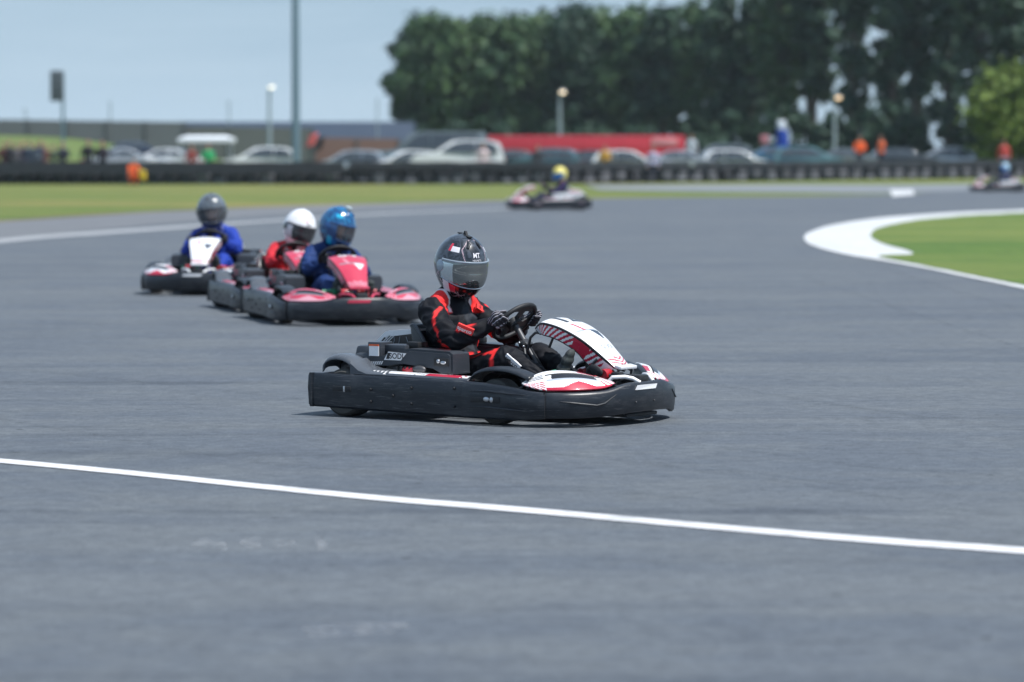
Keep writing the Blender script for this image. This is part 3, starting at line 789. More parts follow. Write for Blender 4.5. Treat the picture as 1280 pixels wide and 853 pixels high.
k2, d2 = kit('blue', 419, 401, -R(73), 'go-kart with rose red fairing numbered 64, just ahead of the white helmet driver',
    'driver in navy overalls and shiny blue helmet behind the number 64 fairing', '64', redk,
    {'suit_black_red': suit_mat('suit_navy', (.012, .035, .13), (.014, .04, .15), (.02, .05, .18), (.016, .04, .14)),
     'helmet_black': helmet_shell('helmet_navy', (.006, .03, .10), .2), 'helmet_graphite': helmet_shell('helmet_blue', (.004, .045, .15), .2, pat=(.01, .17, .36)),
     'helmet_white': M('helmet_turquoise', (.02, .42, .62), .2, coat=.8), 'helmet_red': M('helmet_midblue', (.01, .12, .35), .2, coat=.8), 'helmet_line': M('helmet_skyblue', (.05, .3, .5), .2, coat=.8),
     'mirror_visor': CLEAR, 'silver_visor_side': M('visor_frame_navy', (.02, .07, .2), .2, coat=.7), 'visor_rim': M('visor_rim_navy', (.03, .09, .24), .25), 'helmet_vent': M('vent_blue', (.02, .09, .25), .25),
     'glove_fabric': M('black_glove', (.012, .013, .018), .7)}, 38, lean=-6.5, hs=1.08, ds=.97, ks=1.04)
k3, d3 = kit('red', 364, 387, -R(73), 'go-kart with rose red fairing half hidden behind the navy suited driver',
    'driver in red and white overalls with plain white helmet', '23', redk,
    {'suit_black_red': suit_mat('suit_red', (.42, .014, .022), (.55, .02, .03), (.72, .72, .73), (.40, .02, .03), sleeve=(.50, .022, .035)),
     'helmet_black': helmet_shell('helmet_plain_white', (.74, .74, .76), .2), 'helmet_graphite': helmet_shell('helmet_gloss_white', (.78, .78, .79), .2),
     'helmet_red': M('helmet_white_b', (.76, .76, .78), .2, coat=.8), 'helmet_line': M('helmet_white_c', (.74, .74, .77), .2, coat=.8),
     'mirror_visor': DARKVIS, 'silver_visor_side': M('visor_frame_white', (.6, .6, .62), .2), 'visor_rim': M('visor_rim_dark', (.05, .05, .055), .3), 'helmet_vent': M('vent_white', (.68, .68, .7), .25),
     'glove_fabric': M('black_glove')}, 14, lean=-11, hs=1.14, ds=.91)
k4, d4 = kit('white', 265, 365, -R(94), 'go-kart with white fairing at the left, last of the three behind',
    'driver in bright blue overalls with dark grey helmet at the left', None, {},
    {'suit_black_red': suit_mat('suit_blue', (.012, .040, .30), (.016, .05, .34), (.30, .33, .60), (.010, .034, .25)),
     'helmet_black': helmet_shell('helmet_dark_grey', (.05, .055, .06), .15), 'helmet_graphite': helmet_shell('helmet_grey', (.085, .10, .115), .15, pat=(.11, .13, .15)),
     'helmet_white': M('helmet_mid_grey', (.13, .15, .17), .2, coat=.8), 'helmet_red': M('helmet_slate', (.08, .09, .11), .2, coat=.8), 'helmet_line': M('helmet_ash', (.16, .17, .19), .2, coat=.8),
     'mirror_visor': CLEAR, 'silver_visor_side': M('visor_frame_grey', (.06, .065, .07), .2, coat=.5), 'visor_rim': M('visor_rim_grey', (.10, .11, .12), .2),
     'glove_fabric': M('black_glove')}, 8, 6, hs=1.08, ks=1.04, lean=3)
k5, d5 = kit('far', 685, 262.5, R(180 + 8), 'small far go-kart seen side on, heading left in front of the grass strip',
    'distant driver in dark overalls with yellow helmet', None, {'grey_plastic': M('pale_body', (.62, .66, .68), .35), 'pale_grey_sticker': PINK, 'black_sticker': PINK, 'matt_black': M('mauve_part', (.16, .10, .14), .5)},
    {'suit_black_red': suit_mat('suit_dark_navy', (.012, .018, .06), (.12, .02, .08), (.1, .1, .2), (.02, .03, .09)),
     'helmet_black': helmet_shell('helmet_lime', (.35, .42, .12), .25), 'helmet_graphite': helmet_shell('helmet_yellow', (.72, .60, .10), .25, pat=(.66, .62, .16)),
     'helmet_white': M('helmet_pale_yellow', (.75, .65, .2), .3), 'helmet_red': M('helmet_orange', (.6, .25, .05), .3), 'helmet_line': M('helmet_gold', (.7, .5, .1), .3),
     'mirror_visor': M('visor_bright_blue', (.01, .14, .42), .2), 'silver_visor_side': M('visor_bright_blue'), 'visor_rim': M('visor_bright_blue'), 'helmet_vent': M('vent_yellow', (.6, .5, .1), .3),
     'glove_fabric': M('black_glove')}, 20, ks=1.08, ds=1.04, hs=1.08)
k6, d6 = kit('edge', 1246, 240, R(180 + 3), 'smallest far go-kart at the right edge of the track, cut by the frame',
    'distant driver in navy overalls with pale blue helmet at the right edge', None, {'grey_plastic': M('pale_body'), 'black_sticker': PINK},
    {'suit_black_red': M('suit_far_navy', (.014, .022, .075), .7),
     'helmet_black': helmet_shell('helmet_pale_blue', (.25, .42, .55), .25), 'helmet_graphite': helmet_shell('helmet_ice_blue', (.32, .50, .62), .25),
     'mirror_visor': M('visor_bright_blue'), 'silver_visor_side': M('visor_bright_blue'), 'visor_rim': M('visor_bright_blue'), 'glove_fabric': M('black_glove')}, 10)

# details only the foreground kart and driver show
fair_text(ff, '12', .38, .205, BLACKST)
text_on('lettering', 'SODI', .05, lambda x, y: fair(.80 - y / .72, .0 + x * .66 / .11, .0055), LIGHTGREY, ff, False)
hm = [c for c in driver.children if c.name.startswith('helmet')][0]
text_on('lettering', 'MT', .038, lambda x, y: helm_pt(R(0) + x / .15, R(30) + y / .165, .0078), HELM_WHITE, hm)
text_on('lettering', 'HELMETS', .015, lambda x, y: helm_pt(R(0) + x / .15, R(21) + y / .165, .0078), HELM_WHITE, hm, False)
mb = MB(); mb.box((0, 0, .185), (.12, .030, .007), bev=.003); mb.prism([(-.010, 0), (.022, 0), (.006, .022), (-.004, .022)], lambda a, b, d: Vector((a, d, .187 + b)), -.007, .007)
mb.build('camera_mount', [DARK], hm)
bd = [c for c in driver.children if c.name.startswith('body')][0]
def patch_on(name, center, ux, uy, w, h, body, size, parent, bg, fg):
    """a badge sewn on the suit: thin backing with lettering"""
    c = Vector(center); ux = Vector(ux).normalized(); uy = Vector(uy); uy = (uy - ux * uy.dot(ux)).normalized(); n = ux.cross(uy)
    mb = MB(); mb.prism([(-w, -h), (w, -h), (w * 1.05, h), (-w * .95, h)], lambda a, b, d: c + ux * a + uy * b + n * (d - 4 * a * a), -.014, .001)
    o = mb.build(name, [bg], parent, smooth=0)
    text_on('lettering', body, size, lambda a, b: c + ux * a + uy * b + n * (.0022 - 4 * a * a), fg, o)
    return o
SUITRED = M('suit_badge_red', (.80, .035, .03), .6); SUITWHITE = M('suit_badge_white', (.8, .8, .82), .6)
patch_on('sleeve_badge', (-.052, -.318, .512), (.83, .33, .38 - .75), (.1, -.28, 1), .050, .021, 'sparco', .034, driver, SUITRED, SUITWHITE)
patch_on('shin_badge', (.222, -.242, .332), (.80, .05, -.60), (.5, -.12, .8), .058, .017, 'sparco', .034, driver, SUITWHITE, BLACKST)
patch_on('shoulder_badge', (-.262, .140, .622), (.25, .75, -.45), (-.5, .1, .9), .024, .02, 'S', .03, driver, SUITRED, BLACKST)
sh = [c for c in driver.children if c.name.startswith('shoe')][0]
d_ = Vector((.105, 0, .21)).normalized()
# helmet camera on the blue helmet
h2 = [c for c in d2.children if c.name.startswith('helmet')][0]
mb = MB(); mb.box((.06, 0, .192), (.05, .05, .035), bev=.010); mb.box((.04, 0, .172), (.07, .04, .02), bev=.006); mb.build('helmet_camera', [M('silver_camera', (.5, .58, .6), .3, .3)], h2)
h3 = [c for c in d3.children if c.name.startswith('helmet')][0]
mb = MB(); mb.prism([(-.10, .36), (.22, .36), (.22, .44), (-.10, .44)], lambda a, b, d: helm_pt(a, b, d), .005, .008); mb.build('dark_mark', [M('dark_print', (.02, .02, .03), .4)], h3)
mb = MB(); mb.prism([(-.05, .52), (.10, .56), (.04, .64), (-.07, .60)], lambda a, b, d: helm_pt(a - .1, b, d), .005, .008); mb.build('red_mark', [HELM_RED], h3)

# ================================================================== GROUND AND TRACK
def flat(name, pts, z, mats, kind='structure'):
    mb = MB(); mb.sheet([(p[0], p[1], z) for p in pts]); bmesh.ops.triangulate(mb.bm, faces=mb.bm.faces[:])
    for f in mb.bm.faces:
        if f.normal.z < 0: f.normal_flip()
    me = bpy.data.meshes.new(name); mb.bm.to_mesh(me); mb.bm.free(); me.materials.append(mats)
    o = bpy.data.objects.new(name, me); COL.objects.link(o); return struct(o, kind)
def pixpoly(pix): return [G(*p) for p in pix]
def grass_mat(name, a, b_, dry):
    m, nt, b = new_mat(name); co = objco(nt)
    n1 = noise(nt, co, .35, 5, .6); n2 = noise(nt, co, 6, 4, .7); n3 = noise(nt, objco(nt, (.25, 1, 1)), .22, 3)
    c = mix(nt, ramp(nt, n2, .3, .7), tuple(x * .8 for x in a), b_); c = mix(nt, ramp(nt, noise(nt, co, 1.6, 5, .7), .5, .72), c, tuple(x * .62 for x in a)); c = mix(nt, ramp(nt, n3, .40, .66), c, dry); c = mix(nt, ramp(nt, n1, .55, .8), c, tuple(x * .7 for x in a))
    nt.links.new(c, b.inputs['Base Color']); b.inputs['Roughness'].default_value = .9
    bump(nt, b, noise(nt, co, 30, 4, .7), .8, .03); return m
GRASS = grass_mat('verge_grass', (.066, .138, .012), (.115, .168, .018), (.20, .175, .045))
GRASS2 = grass_mat('infield_grass', (.050, .132, .009), (.098, .172, .016), (.14, .175, .03))
ADIR = math.atan2(-3.85, 4.52)
def asphalt_mat():
    m, nt, b = new_mat('asphalt')
    al = objco(nt, (1, 1, 1), (0, 0, -ADIR)); co = objco(nt)
    def st(sx, sy, sc, d=3, r=.6, ds=0): return noise(nt, objco(nt, (sx, sy, 1), (0, 0, -ADIR)), sc, d, r, ds)
    c = mix(nt, noise(nt, co, .16, 4, .6, .5), (.070, .083, .101), (.097, .112, .132))
    c = mix(nt, ramp(nt, st(.12, 1, .7, 5, .65, .6), .46, .72), c, (.128, .140, .148))          # dusty bands along the driving direction
    c = mix(nt, ramp(nt, st(.04, 1, 2.6, 4, .6, .3), .56, .72), c, (.058, .068, .083))          # rubbered-in streaks
    c = mix(nt, ramp(nt, st(.03, 1, 9, 3, .6, .2), .62, .72), c, (.060, .069, .083))            # thin tyre lines
    pat = noise(nt, co, .9, 6, .7, .3); c = mix(nt, ramp(nt, pat, .46, .72), c, (.112, .124, .133))
    g1 = noise(nt, co, 10, 8, .9); c = mix(nt, ramp(nt, g1, .40, .60), mix(nt, 1.0, c, (.74, .74, .75), 'MULTIPLY'), mix(nt, 1.0, c, (1.24, 1.24, 1.22), 'MULTIPLY'))
    g2 = noise(nt, co, 1.9, 3, .6, .6); c = mix(nt, ramp(nt, g2, .36, .64), mix(nt, 1.0, c, (.95, .95, .955), 'MULTIPLY'), mix(nt, 1.0, c, (1.04, 1.04, 1.035), 'MULTIPLY'))
    agg = noise(nt, co, 60, 3, .85); c = mix(nt, ramp(nt, agg, .36, .66), mix(nt, 1.0, c, (.72, .72, .73), 'MULTIPLY'), mix(nt, 1.0, c, (1.26, 1.26, 1.25), 'MULTIPLY'))
    vor = N(nt, "ShaderNodeTexVoronoi"); vor.inputs['Scale'].default_value = 2.2; nt.links.new(co, vor.inputs['Vector'])
    spot = ramp(nt, vor.outputs[0], .035, .06, (1, 1, 1), (0, 0, 0)); c = mix(nt, spot, c, (.035, .038, .043))
    nt.links.new(c, b.inputs['Base Color'])
    b.inputs['Roughness'].default_value = .72; b.inputs['Specular IOR Level'].default_value = .42
    bump(nt, b, noise(nt, co, 120, 3, .7), .5, .006); return m
ASPH = asphalt_mat()
def paint_mat(name, c, wear=.35):
    m, nt, b = new_mat(name); co = objco(nt)
    w = noise(nt, co, 5, 6, .7); c1 = mix(nt, noise(nt, co, 1.2, 3), tuple(x * .85 for x in c), c); c1 = mix(nt, ramp(nt, noise(nt, objco(nt, (.25, 1.4, 1), (0, 0, -ADIR)), 1.3, 5, .7, .8), .50, .74), c1, tuple(x * .62 for x in c))
    nt.links.new(mix(nt, ramp(nt, w, .62 - wear * .2, .8), c1, (.25, .26, .27)), b.inputs['Base Color']); b.inputs['Roughness'].default_value = .7
    bump(nt, b, noise(nt, co, 90, 3), .3, .004); return m
WLINE = paint_mat('line_paint', (.72, .72, .73), .6); KERB = paint_mat('kerb_paint', (.60, .61, .61), .6); SHOULDER = paint_mat('concrete', (.19, .205, .22), .1)

def wavy(pts, k=6): return [tuple(p) for p in catmull(pts, k)]
gnd = flat('ground', [(-730, -40), (730, -40), (730, 910), (-730, 910)], -.012, GRASS)
far_edge = wavy([(-400, 306), (-200, 291), (0, 277.5), (130, 269), (250, 262.5), (400, 257), (640, 250.5), (760, 248), (900, 246.5), (1040, 245), (1130, 242.5), (1220, 236.5), (1300, 232.5), (1500, 226)])
trk = flat('asphalt_track', pixpoly(far_edge) + [(60, 150), (60, -30), (-40, -30), (-40, 40)], 0, ASPH)
rim_t = wavy([(-200, 288.5), (0, 275), (130, 266.8), (250, 260.8), (400, 255.8), (640, 249.8)]); rim_b = [(x, y + 2.6 - 1.6 * min(1, max(0, x) / 640)) for x, y in rim_t]
flat('worn_verge', pixpoly(rim_t + list(reversed(rim_b))), .003, grass_mat('worn_verge_earth', (.11, .10, .035), (.17, .13, .06), (.20, .16, .10)))
# paler shoulder between edge line and verge
sh_t = wavy([(-200, 291.5), (0, 278), (130, 269.5), (250, 263), (400, 257.5), (640, 251)]); sh_b = wavy([(-200, 325), (0, 299), (130, 287), (250, 276), (400, 266), (640, 254)])
flat('shoulder', pixpoly(sh_t + list(reversed(sh_b))), .004, paint_mat('shoulder_asphalt', (.145, .15, .158), .1))
el_t = wavy([(-200, 327), (0, 299.5), (150, 288), (330, 276), (480, 267), (640, 260.5)]); el_b = wavy([(-200, 334), (0, 304.5), (150, 292), (330, 278.6), (480, 268.8), (640, 261.8)])
flat('edge_line', pixpoly(el_t + list(reversed(el_b))), .008, paint_mat('faded_line', (.33, .34, .35), .4))
st_t = wavy([(730, 232), (860, 231.5), (1000, 231), (1140, 231), (1300, 229)]); st_b = wavy([(750, 237.5), (860, 239.5), (1000, 241), (1120, 241.5), (1300, 233.5)])
flat('service_road', pixpoly(st_t + list(reversed(st_b))), .004, SHOULDER)
flat('road_patch', pixpoly([(1112, 238), (1140, 237.5), (1144, 243.5), (1116, 246)]), .008, KERB)
flat('run_off_strip', pixpoly([(-100, 221.5), (0, 221.5), (150, 222.5), (205, 223.5), (205, 228), (120, 228.5), (0, 229.5), (-100, 230)]), .004, SHOULDER)
# white kerb crescent, raised, and the infield grass inside it
outer = wavy([(1420, 256), (1280, 263), (1190, 266.5), (1100, 273), (1040, 282), (1012, 291), (1005, 298), (1012, 306), (1032, 313), (1060, 319.5), (1090, 324.5), (1150, 335), (1220, 349.5), (1280, 362), (1420, 392)])
inner = [(x + rnd.uniform(-1.2, 1.2), y + rnd.uniform(-.3, .3)) if (y < 296 or y > 334) else (x, y) for x, y in wavy([(1420, 260), (1280, 266.5), (1200, 271), (1140, 277), (1105, 284), (1090, 291), (1090, 298), (1105, 306), (1135, 314), (1140, 319), (1110, 320), (1100, 322.3), (1150, 332), (1220, 346), (1280, 357.8), (1420, 387)])]
mb = MB()
def ring_strip(mb, A, B, za, zb):
    for i in range(len(A) - 1):
        mb._f([mb._v((*A[i], za)), mb._v((*A[i + 1], za)), mb._v((*B[i + 1], zb)), mb._v((*B[i], zb))])
def resample(pts, n):
    P = np.array(pts); d = np.r_[0, np.cumsum(np.linalg.norm(np.diff(P, axis=0), axis=1))]; t = np.linspace(0, d[-1], n)
    return [tuple(p) for p in np.stack([np.interp(t, d, P[:, k]) for k in range(2)], 1)]
def resample_pix(pts, n): return [G(*p) for p in resample(pts, n)]
kp = flat('kerb', pixpoly(outer + list(reversed(inner))), .010, KERB)
flat('infield_grass', pixpoly(inner + [(1700, 430), (1700, 250)]), .016, GRASS2)
# near white line
lt = wavy([(-120, 564.5), (0, 574.2), (160, 589), (320, 605.5), (480, 621), (640, 634), (800, 648), (960, 662), (1120, 674.5), (1280, 685.5), (1400, 694)]); lb = [(x, y + 5.4 + .0018 * x) for x, y in lt]
flat('track_line', pixpoly(lt + list(reversed(lb))), .004, WLINE)
def worn_mat():
    m, nt, b = new_mat('worn_paint'); co = objco(nt)
    b.inputs['Base Color'].default_value = (.42, .44, .46, 1); b.inputs['Roughness'].default_value = .8
    nt.links.new(ramp(nt, noise(nt, objco(nt, (1, .5, 1)), 14, 5, .75), .44, .66, (0, 0, 0), (.38, .38, .38)), b.inputs['Alpha']); return m
WORN = worn_mat()
for q in ([(232, 678), (262, 674), (282, 680), (284, 690), (262, 688), (240, 684)], [(299, 676), (324, 674), (327, 686), (302, 688)], [(340, 677), (368, 676), (370, 684), (344, 685)], [(392, 672), (404, 672), (412, 688), (398, 690)],
          [(378, 785), (420, 780), (508, 781), (514, 789), (470, 795), (384, 797)]):
    flat('worn_paint_mark', pixpoly(q), .004, WORN)
# tyre marks laid down through the corner
def skid_mat():
    m, nt, b = new_mat('skid_rubber'); b.inputs['Base Color'].default_value = (.055, .06, .068, 1); b.inputs['Roughness'].default_value = .6
    nt.links.new(ramp(nt, noise(nt, objco(nt, (2, 2, 1)), 3, 5, .8), .40, .75, (0, 0, 0), (.20, .20, .20)), b.inputs['Alpha']); return m
SKID = skid_mat()
for pts, w in (([(640, 607), (800, 618), (1000, 640), (1280, 668)], 2.5), ([(820, 575), (1000, 600), (1140, 615), (1290, 628)], 1.6), ([(900, 560), (1100, 585), (1290, 596)], 1.6), ([(0, 525), (120, 545), (300, 575), (520, 598)], 1.6),
               ([(1090, 330), (1180, 360), (1290, 392)], 1.2), ([(1000, 345), (1120, 385), (1290, 440)], 1.4), ([(1060, 662), (1150, 668), (1290, 682)], 1.8), ([(840, 470), (1000, 500), (1290, 540)], 1.5), ([(0, 460), (200, 480), (380, 500)], 1.4),
               ([(1085, 350), (1100, 372), (1130, 395)], 1.0), ([(600, 560), (850, 585), (1290, 650)], 1.6)):
    p = wavy(pts, 8); flat('tyre_mark', pixpoly([(x, y - w) for x, y in p] + [(x, y + w) for x, y in reversed(p)]), .006, SKID)

# ================================================================== BARRIER
def barrier_d(px): return 153 + max(0, px - 700) / 540 * 32
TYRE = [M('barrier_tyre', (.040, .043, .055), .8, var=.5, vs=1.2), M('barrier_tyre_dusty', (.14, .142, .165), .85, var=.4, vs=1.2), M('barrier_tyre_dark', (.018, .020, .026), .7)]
def tyre_mesh(name):
    mb = MB(); mb.lathe([(.19, -.09), (.22, -.12), (.32, -.12), (.36, -.07), (.365, 0), (.36, .07), (.32, .12), (.22, .12), (.19, .09)], Matrix.Identity(4), n=20, caps=False)
    return mb
stack0 = thing('tyre_stack', '', 'tyre stack')
SG = 'stacks of tyres along the barrier'
tms = []
for i, mi in enumerate((0, 1, 0)):
    o = tyre_mesh('tyre').build('tyre', [TYRE[mi]], stack0); o.location = (0, 0, .12 + .243 * i)
px = -25; first = True; cnt = 0
mdust = TYRE
while px < 1320:
    d = barrier_d(px)
    if first: s = stack0; first = False
    else: s = copy_tree(stack0)
    s.location = (XD(px, d), d, 0); s.rotation_euler = (0, 0, rnd.random() * 6)
    for ci, c in enumerate(s.children):
        c.location = (rnd.uniform(-.03, .03), rnd.uniform(-.03, .03), .12 + .243 * ci)
        sl = c.material_slots[0]; sl.link = 'OBJECT'
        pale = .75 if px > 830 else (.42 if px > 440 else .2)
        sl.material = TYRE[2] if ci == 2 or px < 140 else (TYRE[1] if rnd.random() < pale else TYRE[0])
    s['label'] = 'black tyre stack in the long barrier edging the far grass'; s['group'] = SG
    px += .715 * F_PX / d; cnt += 1
BELT = M('conveyor_belt', (.020, .024, .032), .6, var=.3)
def belt(name, p0, p1, z0, z1, label, off):
    mb = MB(); n = 24
    rs = []
    for i in range(n + 1):
        px_ = p0 + (p1 - p0) * i / n; d = barrier_d(px_) + off; x = XD(px_, d); zz = .02 * math.sin(i * 2.1)
        rs.append([(x, d, z0 + zz), (x, d, z1 + zz), (x, d + .05, z1 + zz), (x, d + .05, z0 + zz)])
    mb.rings(rs); o = mb.build(name, [BELT], None); return tag(o, label, 'barrier rail')
# dark conveyor skirt behind the stacks, closing the gaps between them
mb = MB(); mb.rings([[(XD(p, barrier_d(p) + .45), barrier_d(p) + .45, 0), (XD(p, barrier_d(p) + .45), barrier_d(p) + .45, .66), (XD(p, barrier_d(p) + .5), barrier_d(p) + .5, .66), (XD(p, barrier_d(p) + .5), barrier_d(p) + .5, 0)] for p in range(-30, 1330, 30)])
tag(mb.build('rubber_skirt', [BELT], None), 'long dark rubber skirt standing right behind the tyre stacks', 'barrier rail')
belt('rubber_belt', -30, 430, .45, 1.0, 'dark rubber belt along the left tyre barrier below the spectators', -.50)
belt('rubber_belt', 436, 862, .62, 1.0, 'dark rubber belt along the middle tyre barrier before the red trailer', -.42)
belt('rubber_belt', 868, 1320, .62, .98, 'dark rubber belt along the right tyre barrier before the marshals', -.42)

# ================================================================== BACKGROUND PEOPLE
def standing(name, pose='stand'):
    mb = MB()
    if pose == 'crouch':
        limb(mb, [(0, 0, .42), (.10, 0, .62), (.22, 0, .82)], [.17, .17, .16]); mb.ell((.20, 0, .84), (.11, .22, .10))
        mb.ell((.31, 0, 1.04), (.10, .08, .12)); limb(mb, [(.22, 0, .86), (.29, 0, 1.0)], [.06, .055])
        for s in (-1, 1):
            limb(mb, [(0, s * .10, .40), (.34, s * .14, .46)], [.10, .08]); limb(mb, [(.34, s * .14, .46), (.18, s * .14, .06)], [.08, .05]); limb(mb, [(.17, s * .14, .045), (.34, s * .15, .04)], [.045, .04])
            limb(mb, [(.22, s * .21, .84), (.34, s * .25, .62), (.46, s * .16, .60)], [.065, .055, .04])
    else:
        limb(mb, [(0, 0, .92), (0, 0, 1.10), (0, 0, 1.32)], [.15, .14, .16], .8); mb.ell((0, 0, 1.40), (.11, .21, .08)); mb.ell((0, .09, 1.24), (.11, .11, .17)); mb.ell((0, -.09, 1.24), (.11, .11, .17))
        limb(mb, [(0, 0, 1.40), (.01, 0, 1.54)], [.06, .052]); mb.ell((.02, 0, 1.64), (.095, .075, .118)); mb.ell((.115, 0, 1.62), (.02, .014, .022))
        for s in (-1, 1):
            limb(mb, [(0, s * .09, .90), (.01, s * .10, .50)], [.095, .062]); limb(mb, [(.01, s * .10, .50), (-.02, s * .11, .09)], [.062, .042]); limb(mb, [(-.03, s * .11, .05), (.14, s * .13, .04)], [.042, .036])
            if pose == 'fold': limb(mb, [(0, s * .21, 1.38), (.04, s * .27, 1.10), (.20, s * .08, 1.14)], [.062, .05, .04])
            elif pose == 'arm' and s == 1: limb(mb, [(0, .21, 1.38), (.16, .34, 1.26), (.34, .40, 1.36)], [.062, .05, .04])
            else: limb(mb, [(0, s * .21, 1.38), (-.02, s * .28, 1.10), (.05, s * .27, .84)], [.062, .05, .036]); 
            if pose not in ('fold',) and not (pose == 'arm' and s == 1): limb(mb, [(.05, s * .27, .84), (.07, s * .265, .74)], [.036, .03], .7)
    me = remesh(name, mb, .02, 3)
    n = len(me.vertices); co = np.empty(n * 3); me.vertices.foreach_get('co', co); V = co.reshape(-1, 3)
    if pose == 'crouch':
        head = (V[:, 2] > .94); leg = (V[:, 0] > .0) & (V[:, 2] < .50); leg = leg | (V[:, 2] < .32); hand = np.linalg.norm(np.abs(V) - np.array((.47, .16, .60)), axis=1) < .06; shoe_ = V[:, 2] < .09
    else:
        head = V[:, 2] > 1.49; leg = (V[:, 2] < .90) & (np.abs(V[:, 1]) < .22); shoe_ = V[:, 2] < .09
        hand = (V[:, 2] < .84) & (np.abs(V[:, 1]) > .21) & (V[:, 2] > .6)
    attr(me, 'mask', np.stack([leg.astype(float), (head | hand).astype(float), shoe_.astype(float)], 1))
    return me
BODY = {p: standing('standing_body', p) for p in ('stand', 'fold', 'arm', 'crouch')}
def clothes(name, top, leg, skin=(.42, .24, .17), band=None):
    m, nt, b = new_mat(name); a = N(nt, "ShaderNodeVertexColor"); a.layer_name = 'mask'; s = N(nt, "ShaderNodeSeparateColor"); nt.links.new(a.outputs[0], s.inputs[0])
    co = objco(nt); n1 = noise(nt, co, 5, 3); c = mix(nt, n1, tuple(x * .8 for x in top), tuple(min(1, x * 1.2) for x in top))
    c = mix(nt, s.outputs[0], c, leg); c = mix(nt, s.outputs[1], c, skin); c = mix(nt, s.outputs[2], c, (.02, .02, .022))
    nt.links.new(c, b.inputs['Base Color']); b.inputs['Roughness'].default_value = .8; return m
HAIRS = [M('brown_hair', (.05, .03, .018), .6), M('dark_hair', (.012, .011, .011), .55), M('fair_hair', (.22, .15, .07), .6)]
def hair_mesh(crouch):
    mb = MB(); c = (.31, 0, 1.04) if crouch else (.02, 0, 1.64)
    mb.grid(lambda u, v: Vector((c[0] - .012 + .105 * math.cos((u * 2 - 1) * math.pi) * math.cos(R(-25 + 115 * v)), .086 * math.sin((u * 2 - 1) * math.pi) * math.cos(R(-25 + 115 * v)), c[2] + .012 + .128 * math.sin(R(-25 + 115 * v)))),
            24, 10, skip=lambda u, v: abs(u - .5) < .22 and v < .62, wrapu=True)
    me_o = mb.build('hair', [HAIRS[0]], None, solid=.015); me = me_o.data; bpy.data.objects.remove(me_o); return me
HM = {False: hair_mesh(False), True: hair_mesh(True)}
pc = 0
def person(px, d, label, top, leg, pose='stand', face=-90, scale=1.0, z=0.0, group=None, hair=0, cap=None):
    global pc; pc += 1
    r = thing('person', label, 'person', (XD(px, d), d, z), R(face), group); r.scale = (scale,) * 3
    me = BODY[pose].copy() if not BODY[pose].materials else BODY[pose]
    b = bpy.data.objects.new('body', BODY[pose]); COL.objects.link(b); b.parent = r
    if not BODY[pose].materials: BODY[pose].materials.append(M('plain_cloth'))
    b.material_slots[0].link = 'OBJECT'; b.material_slots[0].material = clothes('clothes_%d' % pc, top, leg)
    h = bpy.data.objects.new('hair', HM[pose == 'crouch']); COL.objects.link(h); h.parent = r
    md = h.modifiers.new('Solidify', 'SOLIDIFY'); md.thickness = .015
    h.material_slots[0].link = 'OBJECT'; h.material_slots[0].material = cap or HAIRS[hair]
    return r
CG = 'spectators along the left barrier'
ORANGE, NAVY, BLK = (.85, .13, .025), (.02, .025, .05), (.018, .018, .022)
for px, sc, top, leg, pose, face, hr, lab in (
    (6, 1.02, (.14, .03, .03), BLK, 'stand', -70, 1, 'spectator in a dull red top, leftmost behind the tyre barrier'),
    (22, 1.0, (.20, .19, .21), NAVY, 'fold', -95, 0, 'spectator in pale grey top beside the one in dull red'),
    (38, 1.04, (.05, .08, .13), BLK, 'stand', -60, 1, 'spectator in dark slate jacket left of the tall navy figure'),
    (46, .98, (.14, .18, .23), NAVY, 'fold', -120, 0, 'spectator in light blue grey jacket, shorter than neighbours'),
    (58, .97, (.25, .11, .09), BLK, 'stand', -90, 2, 'fair haired spectator in salmon top by the sign pole'),
    (68, .96, (.14, .20, .12), BLK, 'stand', -110, 1, 'spectator in moss green top beside the sign pole'),
    (13, 1.06, (.03, .03, .04), BLK, 'fold', -80, 1, 'spectator in black jacket between the dull red and pale grey tops'),
    (30, 1.05, (.10, .05, .07), NAVY, 'stand', -100, 2, 'fair haired spectator in maroon jacket left of the dark slate one'),
    (52, 1.06, (.04, .06, .12), BLK, 'stand', -75, 0, 'tall navy spectator between the light blue grey and salmon tops'),
    (79, 1.02, (.025, .03, .06), BLK, 'fold', -90, 0, 'spectator all in navy, brown haired, right of the sign pole'),
    (111, 1.08, (.018, .02, .03), BLK, 'stand', -80, 1, 'tall spectator all in black before the silver estate car'),
    (129, 1.05, (.05, .04, .06), BLK, 'fold', -110, 0, 'spectator in dark plum jacket next to the tall one in black')):
    person(px, 158.5, lab, tuple(.55 * q for q in top), leg, pose, face, sc * 1.06, group=CG, hair=hr)
person(165, 148, 'marshal in orange overalls crouching in front of the left tyre barrier', ORANGE, ORANGE, 'crouch', -60, .95, hair=1)
mb = MB(); d = 147.6; mb.tube([(XD(172, d), d, .55), (XD(181, d), d, .75)], .015)
mb.grid(lambda u, v: Vector((XD(174 + 9 * u, d), d + .06 * math.sin(u * 6 + v), .72 - .42 * v - .1 * u)), 10, 6, lambda u, v: 1)
tag(mb.build('marshal_flag', [STEEL, M('yellow_cloth', (.75, .50, .03), .7)], None, solid=.006), 'small yellow flag held by the crouching orange marshal', 'flag')
person(240, 157, 'person in dark red top under the white gazebo', (.22, .04, .035), BLK, 'stand', -60, 1.0, hair=1)
person(261, 157, 'person in bright green top under the white gazebo', (.03, .36, .13), BLK, 'fold', -90, 1.02, hair=1)
MG = 'marshals in orange on the right'
person(1074, 190, 'broader marshal in orange jacket behind the right barrier, left of the pair', ORANGE, NAVY, 'fold', -90, 1.10, z=.35, group=MG, hair=1)
